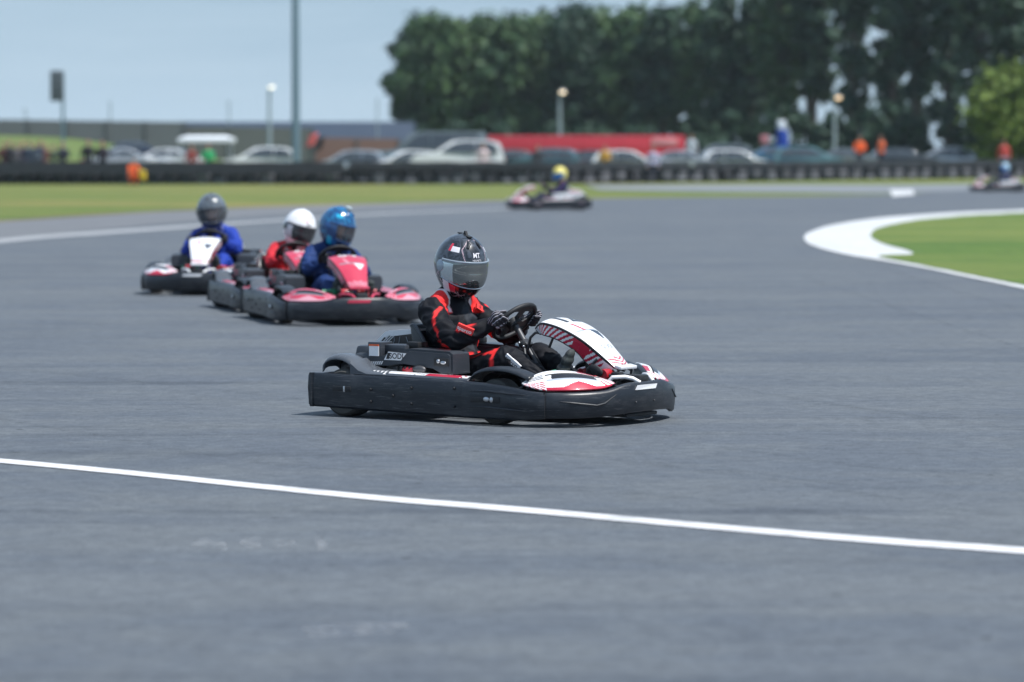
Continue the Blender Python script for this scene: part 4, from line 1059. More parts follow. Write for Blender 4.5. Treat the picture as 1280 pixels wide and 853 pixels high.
person(1101, 191, 'marshal in orange jacket with grey sleeve side, right of the pair', (.80, .16, .06), NAVY, 'arm', -150, 1.10, z=.38, group=MG, hair=0)
person(1254, 187, 'person in red and white top standing beyond the right edge kart', (.62, .08, .07), (.25, .40, .52), 'stand', -100, 1.05, z=.20, hair=0)
person(864, 195, 'distant person in pale clothes beside the end of the red trailer', (.50, .55, .62), (.25, .28, .34), 'stand', -90, 1.05, z=.55, hair=0)
person(816, 157, 'person in pale lilac top behind the barrier near the trailer end', (.40, .40, .55), NAVY, 'stand', -90, .96, hair=1)
person(672, 170, 'person in dark clothes standing by the middle lamp post base', (.03, .03, .04), BLK, 'stand', -80, 1.0, hair=1)
person(756, 168, 'person in ochre top before the red trailer', (.50, .28, .05), BLK, 'fold', -100, 1.0, hair=1)
person(604, 168, 'person in white shirt behind the white off-road car', (.62, .50, .52), BLK, 'stand', -80, 1.05, hair=2)

# ================================================================== VEHICLES
GLASS = M('car_glass', (.04, .05, .06), .10, coat=.8); TAIL = M('tail_lamp', (.4, .01, .015), .2); HEAD = M('head_lamp', (.6, .62, .65), .12, .3); ALLOY = M('alloy', (.35, .36, .38), .3, .8)
PROF = {
 'hatch': ([(-1.95, .30), (-2.02, .62), (-1.95, .92), (-1.62, 1.36), (-1.30, 1.46), (-.30, 1.50), (.25, 1.44), (1.02, 1.00), (1.80, .84), (2.02, .62), (2.00, .30)], .88, 2, 7),
 'saloon': ([(-2.15, .32), (-2.25, .65), (-2.15, .96), (-1.55, 1.02), (-.95, 1.38), (-.25, 1.44), (.25, 1.40), (1.05, .98), (2.0, .82), (2.22, .60), (2.18, .30)], .90, 3, 7),
 'suv': ([(-2.10, .38), (-2.20, .75), (-2.12, 1.12), (-1.95, 1.58), (-1.55, 1.72), (-.30, 1.76), (.25, 1.70), (1.00, 1.20), (1.98, 1.04), (2.20, .72), (2.15, .36)], .94, 2, 7),
 'van': ([(-2.60, .40), (-2.65, .9), (-2.62, 1.25), (-2.55, 2.0), (-2.45, 2.12), (.5, 2.14), (1.25, 2.05), (1.90, 1.30), (2.45, 1.10), (2.65, .78), (2.60, .38)], .98, 2, 7)}
def make_car(kind, paint):
    prof, W, b0, b1 = PROF[kind]; r = thing('parked_car', '', 'car')
    belt_z = min(prof[b0][1], prof[b1][1]); top = max(p[1] for p in prof)
    def w(z): return W - .015 * abs(z - .7) if z <= belt_z else W - .01 - (.24 if kind != 'van' else .12) * (z - belt_z) / (top - belt_z)
    mb = MB()
    cols = []
    for x, z in prof:
        k = 1 - .10 * (abs(x) / 2.2) ** 4
        cols.append([Vector((x, s * w(z) * k * q, z + (.02 * (1 - q * q) if z > 1 else 0))) for s, q in ((-1, 1), (-1, .7), (1, 0), (1, .7), (1, 1))])
    mb.rings(cols, 0, closed=False, caps=False)
    n = len(cols); C_ = [(mb._v(c[0]), mb._v(c[-1])) for c in cols]
    mb._f([c[0] for c in C_]); mb._f([c[1] for c in reversed(C_)]); mb._f([C_[0][0], C_[0][1], C_[-1][1], C_[-1][0]])
    bmesh.ops.remove_doubles(mb.bm, verts=mb.bm.verts[:], dist=.001)
    bmesh.ops.bevel(mb.bm, geom=mb.bm.edges[:], offset=.035, segments=2, affect='EDGES', clamp_overlap=True)
    mb.build('body', [paint], r, smooth=35)
    up = [p for p in prof[b0:b1 + 1]]
    cx = sum(p[0] for p in up) / len(up); cz = (belt_z + top) / 2
    def inset(p, k=.84): return (cx + (p[0] - cx) * k, max(belt_z + .04, cz + (p[1] - cz) * (k - .06)))
    U = [inset(p) for p in up]; x0 = min(p[0] for p in U); x1 = max(p[0] for p in U); splits = (x0, x0 + (x1 - x0) * .40, x1) if kind != 'van' else (x0, x0 + (x1 - x0) * .33, x0 + (x1 - x0) * .66, x1)
    for s in (-1, 1):
        def zt(x):
            for a, b in zip(U[:-1], U[1:]):
                if a[0] <= x <= b[0]: return a[1] + (b[1] - a[1]) * (x - a[0]) / max(1e-6, b[0] - a[0])
            return belt_z + .05
        for a, b in zip(splits[:-1], splits[1:]):
            xs = [a + .03 + (b - a - .06) * i / 6 for i in range(7)]
            poly = [(x, max(zt(x), belt_z + .06)) for x in xs] + [(xs[-1], belt_z + .045), (xs[0], belt_z + .045)]
            mb = MB(); mb.prism(poly, lambda x, z, dd: Vector((x, s * (w(z) * (1 - .10 * (abs(x) / 2.2) ** 4) + dd), z)), -.01, .008); mb.build('side_window', [GLASS], r, smooth=0)
    for i0, i1, nm in ((b1 - 1, b1, 'windscreen'), (b0, b0 + 1, 'rear_window')):
        (xa, za), (xb, zb) = prof[i0], prof[i1]; q = Vector((-(zb - za), 0, xb - xa)).normalized()
        if q.z < 0: q = -q
        mb = MB()
        def ws(u, v):
            t = .12 + .76 * v; x, z = xa + (xb - xa) * t, za + (zb - za) * t; return Vector((x, (u * 2 - 1) * (w(z) - .10), z + .015 * (1 - (u * 2 - 1) ** 2))) + q * .012
        mb.grid(ws, 8, 4); mb.build(nm, [GLASS], r, solid=.012)
    fx = prof[-2]; rx = prof[1]
    for s in (-1, 1):
        mb = MB(); mb.ell((fx[0] - .10, s * W * .68, fx[1] + .08), (.14, .17, .07)); mb.build('headlight', [HEAD], r)
        mb = MB(); mb.box((rx[0] + .06, s * W * .76, rx[1] + .16), (.10, .20, .14), bev=.03); mb.build('tail_light', [TAIL], r)
        for x in (prof[0][0] + .62, prof[-1][0] - .68):
            Mx = Matrix.Translation((x, s * (W - .10), .32)) @ Matrix.Rotation(R(90), 4, 'X')
            mb = MB(); mb.lathe([(.19, -.1), (.29, -.11), (.32, -.08), (.32, .08), (.29, .11), (.19, .1)], Mx, n=24, caps=False); t = mb.build('wheel', [RUBBER], r)
            mb = MB(); mb.lathe([(.001, -s * -.09), (.08, -s * -.085), (.2, -s * -.10), (.2, .0)], Mx, n=18, caps=False); mb.build('rim', [ALLOY], t)
    mb = MB(); mb.box((0, 0, .27), (3.2, W * 1.7, .14), bev=.03)
    mb.build('underbody', [DARK], r); return r
def paint(n, c, metal=.3): return M(n, c, .25, metal, coat=.9, var=.03)
PWHITE, PSILVER, PGREY, PDARK, PBLUE, PSLATE = paint('paint_white', (.74, .76, .77), 0), paint('paint_silver', (.50, .53, .56), .5), paint('paint_grey', (.22, .25, .27), .4), paint('paint_dark', (.025, .03, .038), .3), paint('paint_navy', (.02, .035, .085), .3), paint('paint_teal', (.12, .25, .28), .4)
PARKED = 'cars parked behind the tyre barrier'
protos = {}
def car(kind, px, d, deg, pnt, label, sc=1.0, z=0.0, cat='car'):
    if kind not in protos:
        o = make_car(kind, M('car_proto_paint', (.5, .5, .5), .3)); protos[kind] = o; first = True
    else: o = copy_tree(protos[kind])
    o.location = (XD(px, d), d, z); o.rotation_euler = (0, 0, R(deg)); o.scale = (sc,) * 3
    for c in o.children:
        if c.name.startswith('body'): c.material_slots[0].link = 'OBJECT'; c.material_slots[0].material = pnt
    o['label'] = label; o['category'] = cat; o['group'] = PARKED
car('saloon', 158, 175, 8, PSILVER, 'silver saloon parked between the tall spectator and the orange marshal', z=.15)
car('saloon', 205, 177, 172, PWHITE, 'white saloon parked just left of the gazebo', z=.15)
car('saloon', 172, 195, 5, PBLUE, 'navy saloon seen above the silver and white saloons', z=.55)
car('hatch', 325, 178, 184, PWHITE, 'white hatchback parked right of the gazebo below the lamp post', 1.0, z=.18)
car('hatch', 437, 178, 176, PSILVER, 'silver hatchback parked right of the tall floodlight mast')
car('saloon', 485, 190, 4, PSLATE, 'teal grey saloon half hidden left of the white off-road car')
car('van', 545, 192, 178, PGREY, 'grey minibus with dark windows standing behind the white off-road car', 1.12, z=.15, cat='van')
car('suv', 572, 170, 180, PWHITE, 'white off-road car, largest of the cars behind the barrier', 1.08, z=.12)
car('hatch', 505, 176, 190, PWHITE, 'white hatchback, nose hidden by the white off-road car')
car('hatch', 680, 178, 172, PSLATE, 'teal grey hatchback in front of the red trailer at its left', 1.0, z=.1)
car('saloon', 648, 186, 10, PDARK, 'black saloon left of the teal grey hatchback', 1.0, z=.1)
car('hatch', 728, 182, 182, PDARK, 'black hatchback in front of the middle of the red trailer')
car('hatch', 785, 176, 4, PWHITE, 'white hatchback in front of the red trailer at its right', .98, z=.05)
car('saloon', 842, 178, 170, PSILVER, 'silver saloon parked at the right end of the red trailer', 1.0, z=.05)
car('suv', 895, 196, 176, PGREY, 'grey off-road car right of the red trailer', 1.0, z=.1)
car('hatch', 920, 182, 6, PWHITE, 'white hatchback in front of the grey off-road car', 1.0, z=.05)
car('saloon', 962, 190, 184, paint('paint_midblue', (.05, .15, .28), .3), 'mid blue saloon below the blue feather flag', 1.05, z=.2)
car('hatch', 1008, 190, 8, PSLATE, 'teal grey hatchback between the feather flag and the marshals', 1.05, z=.15)
car('saloon', 1048, 200, 176, PGREY, 'grey saloon behind the left orange marshal', 1.05, z=.1)
car('hatch', 1130, 205, 4, PDARK, 'black hatchback right of the orange marshals under the trees', 1.05, z=.1)
car('hatch', 1176, 208, 176, PSILVER, 'silver hatchback in the shade near the bright green tree', 1.05, z=.1)

# ================================================================== STRUCTURES BEHIND
# red race trailer
d = 205.0; x0, x1 = XD(598, d), XD(856, d)
t = thing('trailer', 'long red trailer with pale lettering panel standing behind the parked cars', 'trailer', ((x0 + x1) / 2, d + 1.3, .15)); L = x1 - x0
mb = MB(); mb.box((0, 0, 1.35), (L, 2.5, 1.75), bev=.06); mb.build('box_body', [M('trailer_red', (.52, .03, .045), .35, coat=.4, var=.08, vs=.6)], t)
mb = MB(); mb.box((0, -1.258, 1.55), (L * .985, .012, .05)); mb.box((0, -1.258, 2.05), (L * .985, .014, .03)); mb.build('stripe', [M('trailer_dark_red', (.30, .02, .03), .4)], t)
mb = MB(); mb.box((L * .40, -1.260, 1.85), (1.6, .012, .42), bev=.003); mb.build('panel', [M('trailer_pink_panel', (.62, .26, .28), .4)], t)
for i in range(5):
    mb = MB(); mb.box((-L / 2 + L * (i + .5) / 5, -1.262, 1.15), (.05, .012, 1.2)); mb.build('seam', [M('trailer_dark_red')], t)
for s in (-1, 1):
    for x in (-.28, .05, .32):
        mb = MB(); mb.lathe([(.001, -.13), (.38, -.13), (.42, -.08), (.42, .08), (.38, .13), (.001, .13)], Matrix.Translation((x * L, s * 1.0, .28)) @ Matrix.Rotation(R(90), 4, 'X'), n=20); mb.build('wheel', [RUBBER], t)
mb = MB(); mb.box((0, 0, .42), (L * .96, 2.2, .14)); mb.build('chassis', [DARK], t)
# gazebo
d = 160.0; gx = XD(258, d)
g = thing('gazebo', 'white topped gazebo on thin grey posts beside the barrier', 'gazebo', (gx, d + .5, 0)); W = 1.28
mb = MB()
for s, z in ((1.0, 1.95), (1.0, 2.08)): pass
mb.rings([[(-W, -1, 1.88), (W, -1, 1.88), (W, 1, 1.88), (-W, 1, 1.88)], [(-W, -1, 2.06), (W, -1, 2.06), (W, 1, 2.06), (-W, 1, 2.06)], [(-W * .7, -.6, 2.20), (W * .7, -.6, 2.20), (W * .7, .6, 2.20), (-W * .7, .6, 2.20)]])
mb.build('canopy', [M('canopy_cloth', (.66, .70, .74), .7)], g)
for x, y in ((-1, -1), (1, -1), (1, 1), (-1, 1)):
    mb = MB(); mb.tube([(x * W * .86, y * .9, 0), (x * W * .86, y * .9, 1.9)], .035); mb.build('post', [STEEL], g)
mb = MB(); mb.box((-.3, -.9, .45), (1.6, .05, .7), bev=.01); mb.build('counter', [M('counter_grey', (.22, .24, .28), .6)], g)
# bank, fence and low building
def bank_mat(): return grass_mat('bank_grass', (.055, .135, .012), (.09, .16, .02), (.13, .16, .04))
mb = MB(); dB = 235.0; xs = [XD(p, dB) for p in (-700, -300, -60, 60, 130, 220, 330, 480, 620)]; hs = [3.6, 3.3, 2.85, 2.6, 2.1, 1.2, .55, .25, .0]
def bnk(u, v):
    h = interp([(a, b) for a, b in zip(xs, hs)], u); s_ = math.sin(min(1, v * 1.6) * math.pi / 2); return Vector((h[0], 185 + 120 * v, h[1] * s_ + .02))
mb.grid(bnk, 40, 16); struct(mb.build('grass_bank', [bank_mat()], None))
def fence_run(name, label, p0, p1, d, ytop0, ytop1, zbot0, zbot1, mats, cat='fence'):
    r = thing(name, label, cat, (XD((p0 + p1) / 2, d), d, 0)); cx = XD((p0 + p1) / 2, d)
    a, b = XD(p0, d) - cx, XD(p1, d) - cx; za, zb = ZD(ytop0, d), ZD(ytop1, d)
    mb = MB(); mb.rings([[(a, y, zbot0) for y in (0,)][0:1] + [(a, .06, zbot0), (a, .06, za), (a, 0, za)], [(b, 0, zbot1), (b, .06, zbot1), (b, .06, zb), (b, 0, zb)]]); mb.build('panel', [mats], r, smooth=0)
    n = max(2, int((b - a) / 2.4))
    for i in range(n + 1):
        x = a + (b - a) * i / n; z = za + (zb - za) * i / n
        mb = MB(); mb.box((x, -.06, (zbot0 + z) / 2), (.10, .10, z - zbot0 + .12)); mb.build('post', [M('fence_post', (.10, .105, .11), .7)], r, smooth=0)
    return r
def board_mat(name, c):
    m, nt, b = new_mat(name); co = objco(nt, (1, 1, .02)); w = N(nt, "ShaderNodeTexWave"); w.inputs['Scale'].default_value = 1.4; w.inputs['Distortion'].default_value = 1; nt.links.new(co, w.inputs['Vector'])
    c1 = mix(nt, w.outputs[0], tuple(x * .8 for x in c), tuple(x * 1.2 for x in c)); c1 = mix(nt, noise(nt, objco(nt), .25, 4), tuple(x * .75 for x in c), c1)
    nt.links.new(c1, b.inputs['Base Color']); b.inputs['Roughness'].default_value = .85; return m
FENCEM = board_mat('weathered_boards', (.135, .148, .158))
fence_run('board_fence', 'tall grey brown board fence on the grass bank at the left', -60, 232, 240, 149, 153, .6, .6, FENCEM)
fence_run('board_fence', 'grey brown board fence running behind the gazebo and floodlight mast', 234, 392, 242, 158, 161, .3, .1, board_mat('olive_boards', (.135, .145, .138)))
fence_run('brick_wall', 'low reddish brown wall behind the silver hatchback right of the mast', 394, 500, 243, 172, 174, .0, .0, M('red_brown_wall', (.20, .115, .095), .85, vs=1.5), cat='wall')
d = 262.0; bx0, bx1 = XD(225, d), XD(512, d)
b_ = thing('warehouse', 'long low warehouse with dark blue roof beyond the fence', 'building', ((bx0 + bx1) / 2, d + 6, 0)); L = bx1 - bx0
mb = MB(); mb.box((0, 0, 1.0), (L, 12, 2.0)); mb.build('wall', [M('warehouse_wall', (.14, .15, .14), .8)], b_, smooth=0)
zt = ZD(152.5, d)
mb = MB(); mb.rings([[(-L / 2 - .3, -6.3, 2.0), (-L / 2 - .3, 6.3, 2.0), (-L / 2 - .3, 3, zt), (-L / 2 - .3, -5.4, zt)], [(L / 2 + .3, -6.3, 2.0), (L / 2 + .3, 6.3, 2.0), (L / 2 + .3, 3, zt), (L / 2 + .3, -5.4, zt)]])
mb.build('roof', [M('warehouse_roof', (.022, .045, .085), .5, vs=.3)], b_, smooth=0)
# poles
POLEM = M('galvanised_pole', (.16, .24, .29), .5, .3); POLEL = M('pale_pole', (.30, .36, .40), .5, .2)
d = 168.0; r = thing('floodlight_mast', 'tall blue grey mast rising out of the top of the frame', 'mast', (XD(370.5, d), d, 0))
mb = MB(); mb.tube([(0, 0, 0), (0, 0, 6), (0, 0, 14.5)], [.21, .19, .15], n=16); mb.build('pole', [POLEM], r)
mb = MB(); mb.box((0, 0, .12), (.5, .5, .24), bev=.03); mb.build('base_plate', [POLEM], r)
mb = MB(); mb.box((0, -.05, 14.4), (2.0, .15, .15), bev=.02); mb.build('crossarm', [POLEM], r)
for i in range(3):
    mb = MB(); mb.box((-.75 + .75 * i, -.22, 14.25), (.5, .2, .36), rot=Matrix.Rotation(R(-25), 3, 'X'), bev=.03); mb.build('floodlight', [POLEL], r)
d = 166; r = thing('signal_flag', 'tilted red and black signal flag mounted beside the tall mast', 'flag', (XD(390, d), d, ZD(178, d)))
mb = MB(); mb.tube([(-.45, 0, -1.9), (-.15, 0, .0), (.05, 0, .45)], .025); mb.build('staff', [DARK], r)
mb = MB(); mb.grid(lambda u, v: Vector((-.30 + .42 * u + .22 * v, .05 * math.sin(u * 5), -.28 + .62 * v + .12 * u)), 8, 8); mb.build('red_cloth', [M('signal_red', (.72, .14, .13), .6)], r, solid=.01)
mb = MB(); mb.grid(lambda u, v: Vector((.10 + .40 * u + .15 * v, .05 * math.sin(u * 5), -.52 + .62 * v + .25 * u)), 8, 8); mb.build('black_cloth', [M('signal_black', (.012, .014, .018), .6)], r, solid=.01)
def lamp(px, d, ytop, label, glow):
    r = thing('lamp_post', label, 'lamp post', (XD(px, d), d, 0)); zt = ZD(ytop, d)
    mb = MB(); mb.tube([(0, 0, 0), (0, 0, zt * .5), (0, 0, zt)], [.15, .12, .09], n=12); mb.build('pole', [POLEL], r)
    mb = MB(); mb.tube([(0, 0, zt - .05), (.12, -.15, zt + .12), (.18, -.4, zt + .15)], .05); mb.build('arm', [POLEL], r)
    mb = MB(); mb.ell((.18, -.5, zt + .17), (.24, .42, .11)); h = mb.build('lamp_head', [M('lamp_shell', (.45, .46, .46), .4)], r)
    mb = MB(); mb.ell((.18, -.62, zt + .13), (.20, .30, .12)); mb.build('lens', [glow], h)
def lamp_glow(name, c, s):
    m, nt, b = new_mat(name); b.inputs['Base Color'].default_value = rgb(c); b.inputs['Emission Color'].default_value = rgb(c); b.inputs['Emission Strength'].default_value = s; return m
GL1 = lamp_glow('lamp_lens_warm', (1, .80, .55), 1.6); GL2 = lamp_glow('lamp_lens_pale', (1, .94, .82), 1.2)
lamp(337.5, 215, 112, 'lamp post with pale lit head above the white hatchback, near the tall mast', GL2)
lamp(699.5, 225, 118, 'lamp post with warm lit head rising behind the red trailer before the trees', GL1)
lamp(1042.5, 225, 125, 'lamp post with orange lit head left of the two orange marshals', lamp_glow('lamp_lens_orange', (1, .66, .36), 1.4))
d = 200.0; r = thing('sign_board', 'dark upright sign board on a single pole behind the left spectators', 'sign', (XD(80, d), d, 0))
mb = MB(); mb.tube([(0, 0, .6), (0, 0, ZD(92, d))], .09, n=10); mb.build('pole', [POLEM], r)
mb = MB(); xa, xb = XD(65, d) - XD(80, d), XD(81.5, d) - XD(80, d); zc = (ZD(89, d) + ZD(127, d)) / 2; mb.box(((xa + xb) / 2, -.15, zc), (xb - xa, .16, ZD(89, d) - ZD(127, d)), bev=.03); p = mb.build('panel', [M('sign_dark', (.085, .105, .12), .5)], r)
for i in range(3):
    for j in range(5): mb = MB(); mb.ell((xa + (xb - xa) * (i + .5) / 3, -.24, zc + .66 * (j / 2 - 1)), (.08, .03, .08)); mb.build('light_cell', [M('sign_cell', (.05, .06, .07), .3)], p)
for px, yt, lab in ((139, 128, 'thin distant pole over the board fence at the left'), (33, 137, 'short thin pole at the far left end of the board fence'), (287, 127, 'thin distant pole left of the pale lamp post'), (472, 125, 'thin distant pole left of the wood edge')):
    d = 250; mb = MB(); mb.tube([(XD(px, d), d, .4), (XD(px, d), d, ZD(yt, d))], .055, n=8); mb.ell((XD(px, d), d, ZD(yt, d)), (.09, .09, .09)); tag(mb.build('thin_pole', [POLEL], None), lab, 'pole', 'thin poles along the far fence')
d = 192.0; r = thing('feather_flag', 'blue feather flag with white top standing above the mid blue saloon', 'flag', (XD(978, d), d, 0))
mb = MB(); mb.tube([(.32, 0, 0), (.32, 0, 2.4), (.1, 0, 2.9)], .02); mb.build('staff', [STEEL], r)
zb, zt = ZD(190, d), ZD(151, d)
mb = MB(); mb.grid(lambda u, v: Vector((-.34 + .66 * u * (1 - .25 * v * v), .05 * math.sin(u * 6 + v * 3), zb + (zt - zb) * v)), 8, 14, lambda u, v: 1 if v > .70 else 0); mb.build('banner', [M('flag_blue', (.012, .06, .38), .6), M('flag_white', (.55, .60, .66), .6)], r, solid=.008)
d = 194.0; mb = MB(); mb.tube([(XD(955, d), d, 0), (XD(955, d), d, 1.9)], .05); mb.box((XD(955, d), d, 2.1), (.5, .12, .5), 1, bev=.05); tag(mb.build('round_sign', [POLEL, M('dull_pink', (.42, .16, .18), .5)], None), 'small dull red board on a post left of the feather flag', 'sign')

# ================================================================== TREES
def leaf_mat(name, a, b_, c_):
    m, nt, b = new_mat(name); co = objco(nt); n1 = noise(nt, co, .28, 4, .6); n2 = noise(nt, co, 2.2, 3, .6)
    c = mix(nt, ramp(nt, n1, .35, .68), a, b_); c = mix(nt, ramp(nt, n2, .5, .8), c, c_)
    nt.links.new(c, b.inputs['Base Color']); b.inputs['Roughness'].default_value = .65; b.inputs['Specular IOR Level'].default_value = .3
    return m
PINE = [leaf_mat('pine_needles_a', (.024, .062, .030), (.058, .115, .040), (.095, .150, .052)), leaf_mat('pine_needles_b', (.013, .038, .026), (.028, .066, .034), (.048, .092, .042)), leaf_mat('pine_needles_c', (.026, .064, .024), (.060, .118, .036), (.090, .145, .048))]
BROAD = leaf_mat('broad_leaves', (.075, .125, .018), (.13, .19, .028), (.19, .24, .04))
BARK = M('bark', (.050, .040, .034), .9, bmp=.6, bs=8, var=.35, vs=3)
def crown_w(t, wide): return (.62 + .55 * t if t < .9 else 1.1 - (t - .9) * 4) if wide else math.sin(math.pi * min(1, .22 + .74 * t)) ** .7
def make_tree(name, label, px, d, ztop, cr, zlow, mats, seed, clumps=30, leaves=70, ls=.55, group=None, lean=0, spread=1.0, z0=0.0, cat='tree', pw=.8, wide=False, jut=None):
    r = random.Random(seed); root = thing(name, label, cat, (XD(px, d), d, z0), 0 if jut else r.uniform(0, 6), group)
    H = ztop - z0
    mb = MB(); pts = [(0, 0, 0), (r.uniform(-.2, .2), r.uniform(-.2, .2), H * .4), (r.uniform(-.4, .4) + lean * .5, r.uniform(-.4, .4), H * .75), (lean, 0, H * .97)]
    mb.tube(pts, [H * .020, H * .015, H * .010, H * .003], n=8)
    cl = []
    for i in range(clumps):
        t = r.random() ** pw; z = zlow + (H - zlow) * t
        rr = cr * crown_w(t, wide) * r.uniform(.25, 1.05); a = r.uniform(0, 2 * math.pi)
        c = Vector((math.cos(a) * rr + lean * t, math.sin(a) * rr, z)); cl.append((c, cr * r.uniform(.16, .46) * spread))
        if i % 2 == 0:
            zz = max(zlow * .5, z - rr * .45); mb.tube([(lean * t * .6, 0, zz), (c.x * .55, c.y * .55, (zz + z) / 2 + .1), c], [H * .006, H * .004, H * .0015], n=5)
    if jut:
        for jx, jz, jr in jut:
            mb.tube([(0, 0, jz - abs(jx) * .55), (jx * .5, 0, jz - abs(jx) * .22), (jx, 0, jz)], [H * .007, H * .005, H * .002], n=5)
            for q_ in (.55, .78, 1.0): cl.append((Vector((jx * q_, 0, jz - abs(jx) * (1 - q_) * .45)), jr * (1.25 - .5 * q_)))
    cl.append((Vector((lean, 0, H * .96)), cr * .25))
    mb.build('trunk', [BARK], root)
    V = []; Fc = []
    for c, q in cl:
        for k in range(leaves):
            v = Vector((r.gauss(0, .62), r.gauss(0, .62), r.gauss(0, .55))) * q
            p = c + v; n = (v.normalized() + Vector((r.gauss(0, .6), r.gauss(0, .6), r.gauss(0, .6) + .4))).normalized()
            u = n.orthogonal().normalized(); u.rotate(Matrix.Rotation(r.uniform(0, 6.28), 3, n)); w = n.cross(u); s = ls * r.uniform(.6, 1.25)
            i0 = len(V); V += [p - u * s, p - w * s * .42, p + u * s, p + w * s * .42]; Fc.append((i0, i0 + 1, i0 + 2, i0 + 3))
    me = bpy.data.meshes.new('crown'); me.from_pydata(V, [], Fc); me.materials.append(mats); o = bpy.data.objects.new('crown', me); COL.objects.link(o); o.parent = root
    return root
WG = 'pines of the wood behind the car park'
rows = [  # px, depth, photo row of the top, crown radius px, photo row of crown bottom, material, label
 (514, 330, 40, 19, 158, 1, 'narrow pine at the left edge of the wood with a jutting branch', 0),
 (532, 322, 28, 30, 165, 0, 'tall pine at the left end of the wood, above the grey minibus', 0),
 (566, 318, 37, 34, 168, 2, 'rounded pine above the white off-road car', 0),
 (602, 324, 30, 34, 168, 0, 'bushy pine above the left end of the red trailer', 0),
 (643, 316, 24, 34, 168, 0, 'pine with knobbly top just left of the warm lit lamp post', 0),
 (680, 322, 26, 32, 168, 2, 'pine directly behind the warm lit lamp post', 0),
 (716, 314, 17, 34, 166, 1, 'pine just right of the warm lit lamp post', 0),
 (752, 318, 26, 32, 165, 2, 'light green topped pine above the middle of the red trailer', 0),
 (790, 312, 20, 34, 160, 0, 'pine above the white hatchback at the trailer', 0),
 (828, 308, 20, 30, 150, 1, 'pine above the right end of the red trailer', 0),
 (864, 304, 8, 30, 140, 2, 'tall pine right of the red trailer, its crown near the frame top', 0),
 (902, 300, 2, 32, 135, 0, 'tall pine above the silver saloon and grey off-road car', 0),
 (940, 298, 4, 30, 128, 1, 'tall pine left of the blue feather flag', 0),
 (976, 292, -25, 32, 125, 2, 'tall pine directly behind the blue feather flag', 0),
 (1017, 288, -60, 30, 118, 0, 'tall pine just left of the orange lit lamp post', 0),
 (1069, 282, -80, 26, 110, 1, 'tall pine behind the left one of the two orange marshals', 0),
 (1114, 278, -90, 26, 85, 0, 'tall dark pine just right of the two orange marshals', 0),
 (1143, 272, -100, 32, 95, 1, 'tall dark pine midway between the marshals and the bright green tree', 0),
 (1184, 268, -110, 36, 90, 1, 'tall dark pine left of the bright green tree', 0),
 (1220, 262, -115, 38, 100, 0, 'tall dark pine behind the left side of the bright green tree', 0),
 (1262, 256, -120, 40, 100, 1, 'tall dark pine at the right edge behind the bright green tree', 0)]
for i, (px, d, yt, rp, yl, mi, lab, lean) in enumerate(rows):
    make_tree('pine_tree', lab, px, d, ZD(yt, d), rp * d / F_PX * (1.10 if px < 840 else (.90 if px < 960 else .98)), ZD(max(yl, 150), d), PINE[mi if px < 840 else (1 if mi != 2 else 0)], 100 + i, clumps=64 if px < 840 else 62, leaves=80 if px < 840 else (46 if px < 1000 else 56), ls=.52, group=WG, lean=lean, pw=.8 if px < 840 else .72, wide=px > 960, jut=[(-2.3, 8.2, .75), (-1.6, 11.2, .7), (1.2, 12.4, .6)] if i == 0 else None)
for i, px in enumerate((548, 590, 630, 670, 712, 755, 800, 846, 872, 908, 936, 980, 1012, 1064, 1118, 1148, 1190, 1228, 1270)):
    d = 345 if px < 850 else 318
    make_tree('pine_tree', 'dark pine of the rear row glimpsed through gaps in the wood', px, d, ZD(45 if px < 850 else (20 if px < 970 else -70), d), (30 if px < 850 else 20) * d / F_PX, ZD(168 if px < 850 else 158, d), PINE[1], 300 + i, clumps=44 if px < 850 else 42, leaves=70 if px < 850 else 44, ls=.6, pw=.8, wide=px > 960, group='rear row of pines in the wood')
for i, px in enumerate((525, 575, 625, 690, 745, 800, 868, 890, 915, 940, 972, 1000, 1022, 1038, 1062, 1080, 1098, 1114, 1135, 1150, 1185, 1215, 1240, 1265)):
    d = 300 if px < 850 else 262
    make_tree('bush', 'dark undergrowth bush at the foot of the pines', px, d, ZD(160 if px < 850 else 138 + 22 * ((i * 7) % 5) / 4, d), (24 if px < 850 else 17) * d / F_PX, .4, PINE[1], 500 + i, clumps=16, leaves=60, ls=.5, group='undergrowth at the foot of the wood', cat='bush')
make_tree('broadleaf_tree', 'bright green broadleaf tree at the right edge, in front of the dark pines', 1272, 205, ZD(93, 205), 56 * 205 / F_PX, ZD(188, 205), BROAD, 901, clumps=60, leaves=130, ls=.30)

# ================================================================== HAZE
mb = MB(); mb.box((0, 435, 24), (1500, 980, 50)); hz = mb.build('haze', [], None, smooth=0); struct(hz, 'stuff')
hm_ = bpy.data.materials.new('haze_air'); hm_.use_nodes = True; n_ = hm_.node_tree; n_.nodes.remove(n_.nodes['Principled BSDF'])
pv = n_.nodes.new('ShaderNodeVolumePrincipled'); pv.inputs['Color'].default_value = (.80, .90, 1, 1); pv.inputs['Density'].default_value = .00012
n_.links.new(pv.outputs[0], n_.nodes['Material Output'].inputs['Volume']); hz.data.materials.append(hm_)

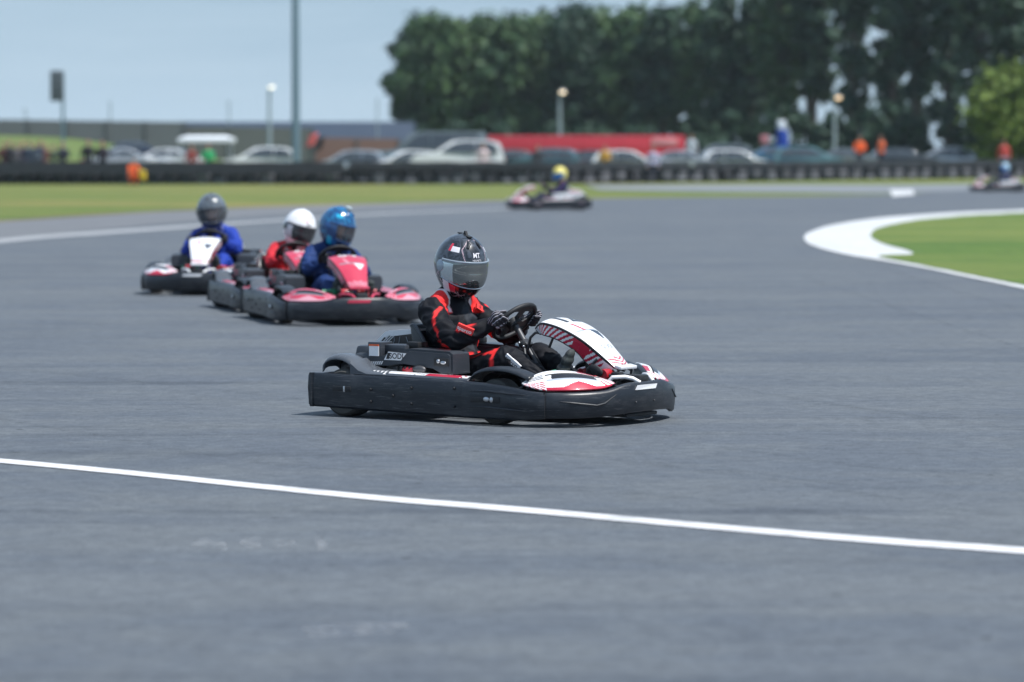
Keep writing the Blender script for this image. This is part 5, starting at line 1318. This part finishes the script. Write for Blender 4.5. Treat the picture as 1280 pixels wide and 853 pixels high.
# ================================================================== CAMERA, LIGHT, SKY
cam = bpy.data.cameras.new('camera'); co_ = bpy.data.objects.new('camera', cam); COL.objects.link(co_); SC.camera = co_
cam.sensor_width = 36; cam.lens = 36 * F_PX / 1280; cam.clip_end = 6000; cam.clip_start = .1
co_.location = (0, 0, CAM_H); co_.rotation_euler = (R(90) - PITCH, 0, 0)
cam.dof.use_dof = True; cam.dof.focus_distance = 19.75; cam.dof.aperture_fstop = cam.lens / 1000 / .059; cam.dof.aperture_blades = 9
SUN_EL, SUN_AZ = R(62), R(120)      # azimuth clockwise from +Y
sun = bpy.data.lights.new('sun', 'SUN'); so = bpy.data.objects.new('sun', sun); COL.objects.link(so)
sun.energy = 3.6; sun.angle = R(2.0); sun.color = (1, .975, .945)
sd = Vector((math.sin(SUN_AZ) * math.cos(SUN_EL), math.cos(SUN_AZ) * math.cos(SUN_EL), math.sin(SUN_EL)))
so.rotation_euler = (-sd).to_track_quat('-Z', 'Y').to_euler()
wd = bpy.data.worlds.new('World'); SC.world = wd; wd.use_nodes = True; nt = wd.node_tree; bg = nt.nodes['Background']
sky = nt.nodes.new('ShaderNodeTexSky'); sky.sky_type = 'NISHITA'; sky.sun_disc = False; sky.sun_elevation = SUN_EL; sky.sun_rotation = SUN_AZ; sky.air_density = 1.2; sky.dust_density = 1.5
tc = nt.nodes.new('ShaderNodeTexCoord'); mp = nt.nodes.new('ShaderNodeMapping'); mp.inputs['Scale'].default_value = (5, 5, 60); nt.links.new(tc.outputs['Generated'], mp.inputs[0])
nz = noise(nt, mp.outputs[0], 1.0, 6, .6, .5)                                   # thin bands of cloud low in the sky
mp2 = nt.nodes.new('ShaderNodeMapping'); mp2.inputs['Scale'].default_value = (1, 1, 1.6); nt.links.new(tc.outputs['Generated'], mp2.inputs[0])
nz2 = noise(nt, mp2.outputs[0], 2.6, 5, .6, .3)
sx = nt.nodes.new('ShaderNodeSeparateXYZ'); nt.links.new(tc.outputs['Generated'], sx.inputs[0])
low = mix(nt, ramp(nt, sx.outputs[2], .002, .045), (3.5, 4.6, 5.6), (2.05, 3.1, 4.1))
low = mix(nt, ramp(nt, nz, .36, .62, (0, 0, 0), (.75, .75, .75)), low, (3.2, 4.25, 5.2))
high = mix(nt, nz2, (1.5, 2.4, 3.7), (3.0, 4.0, 5.4))
cl = mix(nt, ramp(nt, sx.outputs[2], .06, .22), low, high)
nt.links.new(mix(nt, .92, sky.outputs[0], cl), bg.inputs[0]); bg.inputs[1].default_value = .10
SC.view_settings.view_transform = 'Standard'; SC.view_settings.look = 'None'; SC.view_settings.gamma = 1; SC.view_settings.exposure = .66
SC.cycles.use_denoising = True; SC.cycles.max_bounces = 8; SC.cycles.transparent_max_bounces = 16
SC.cycles.sample_clamp_indirect = 8
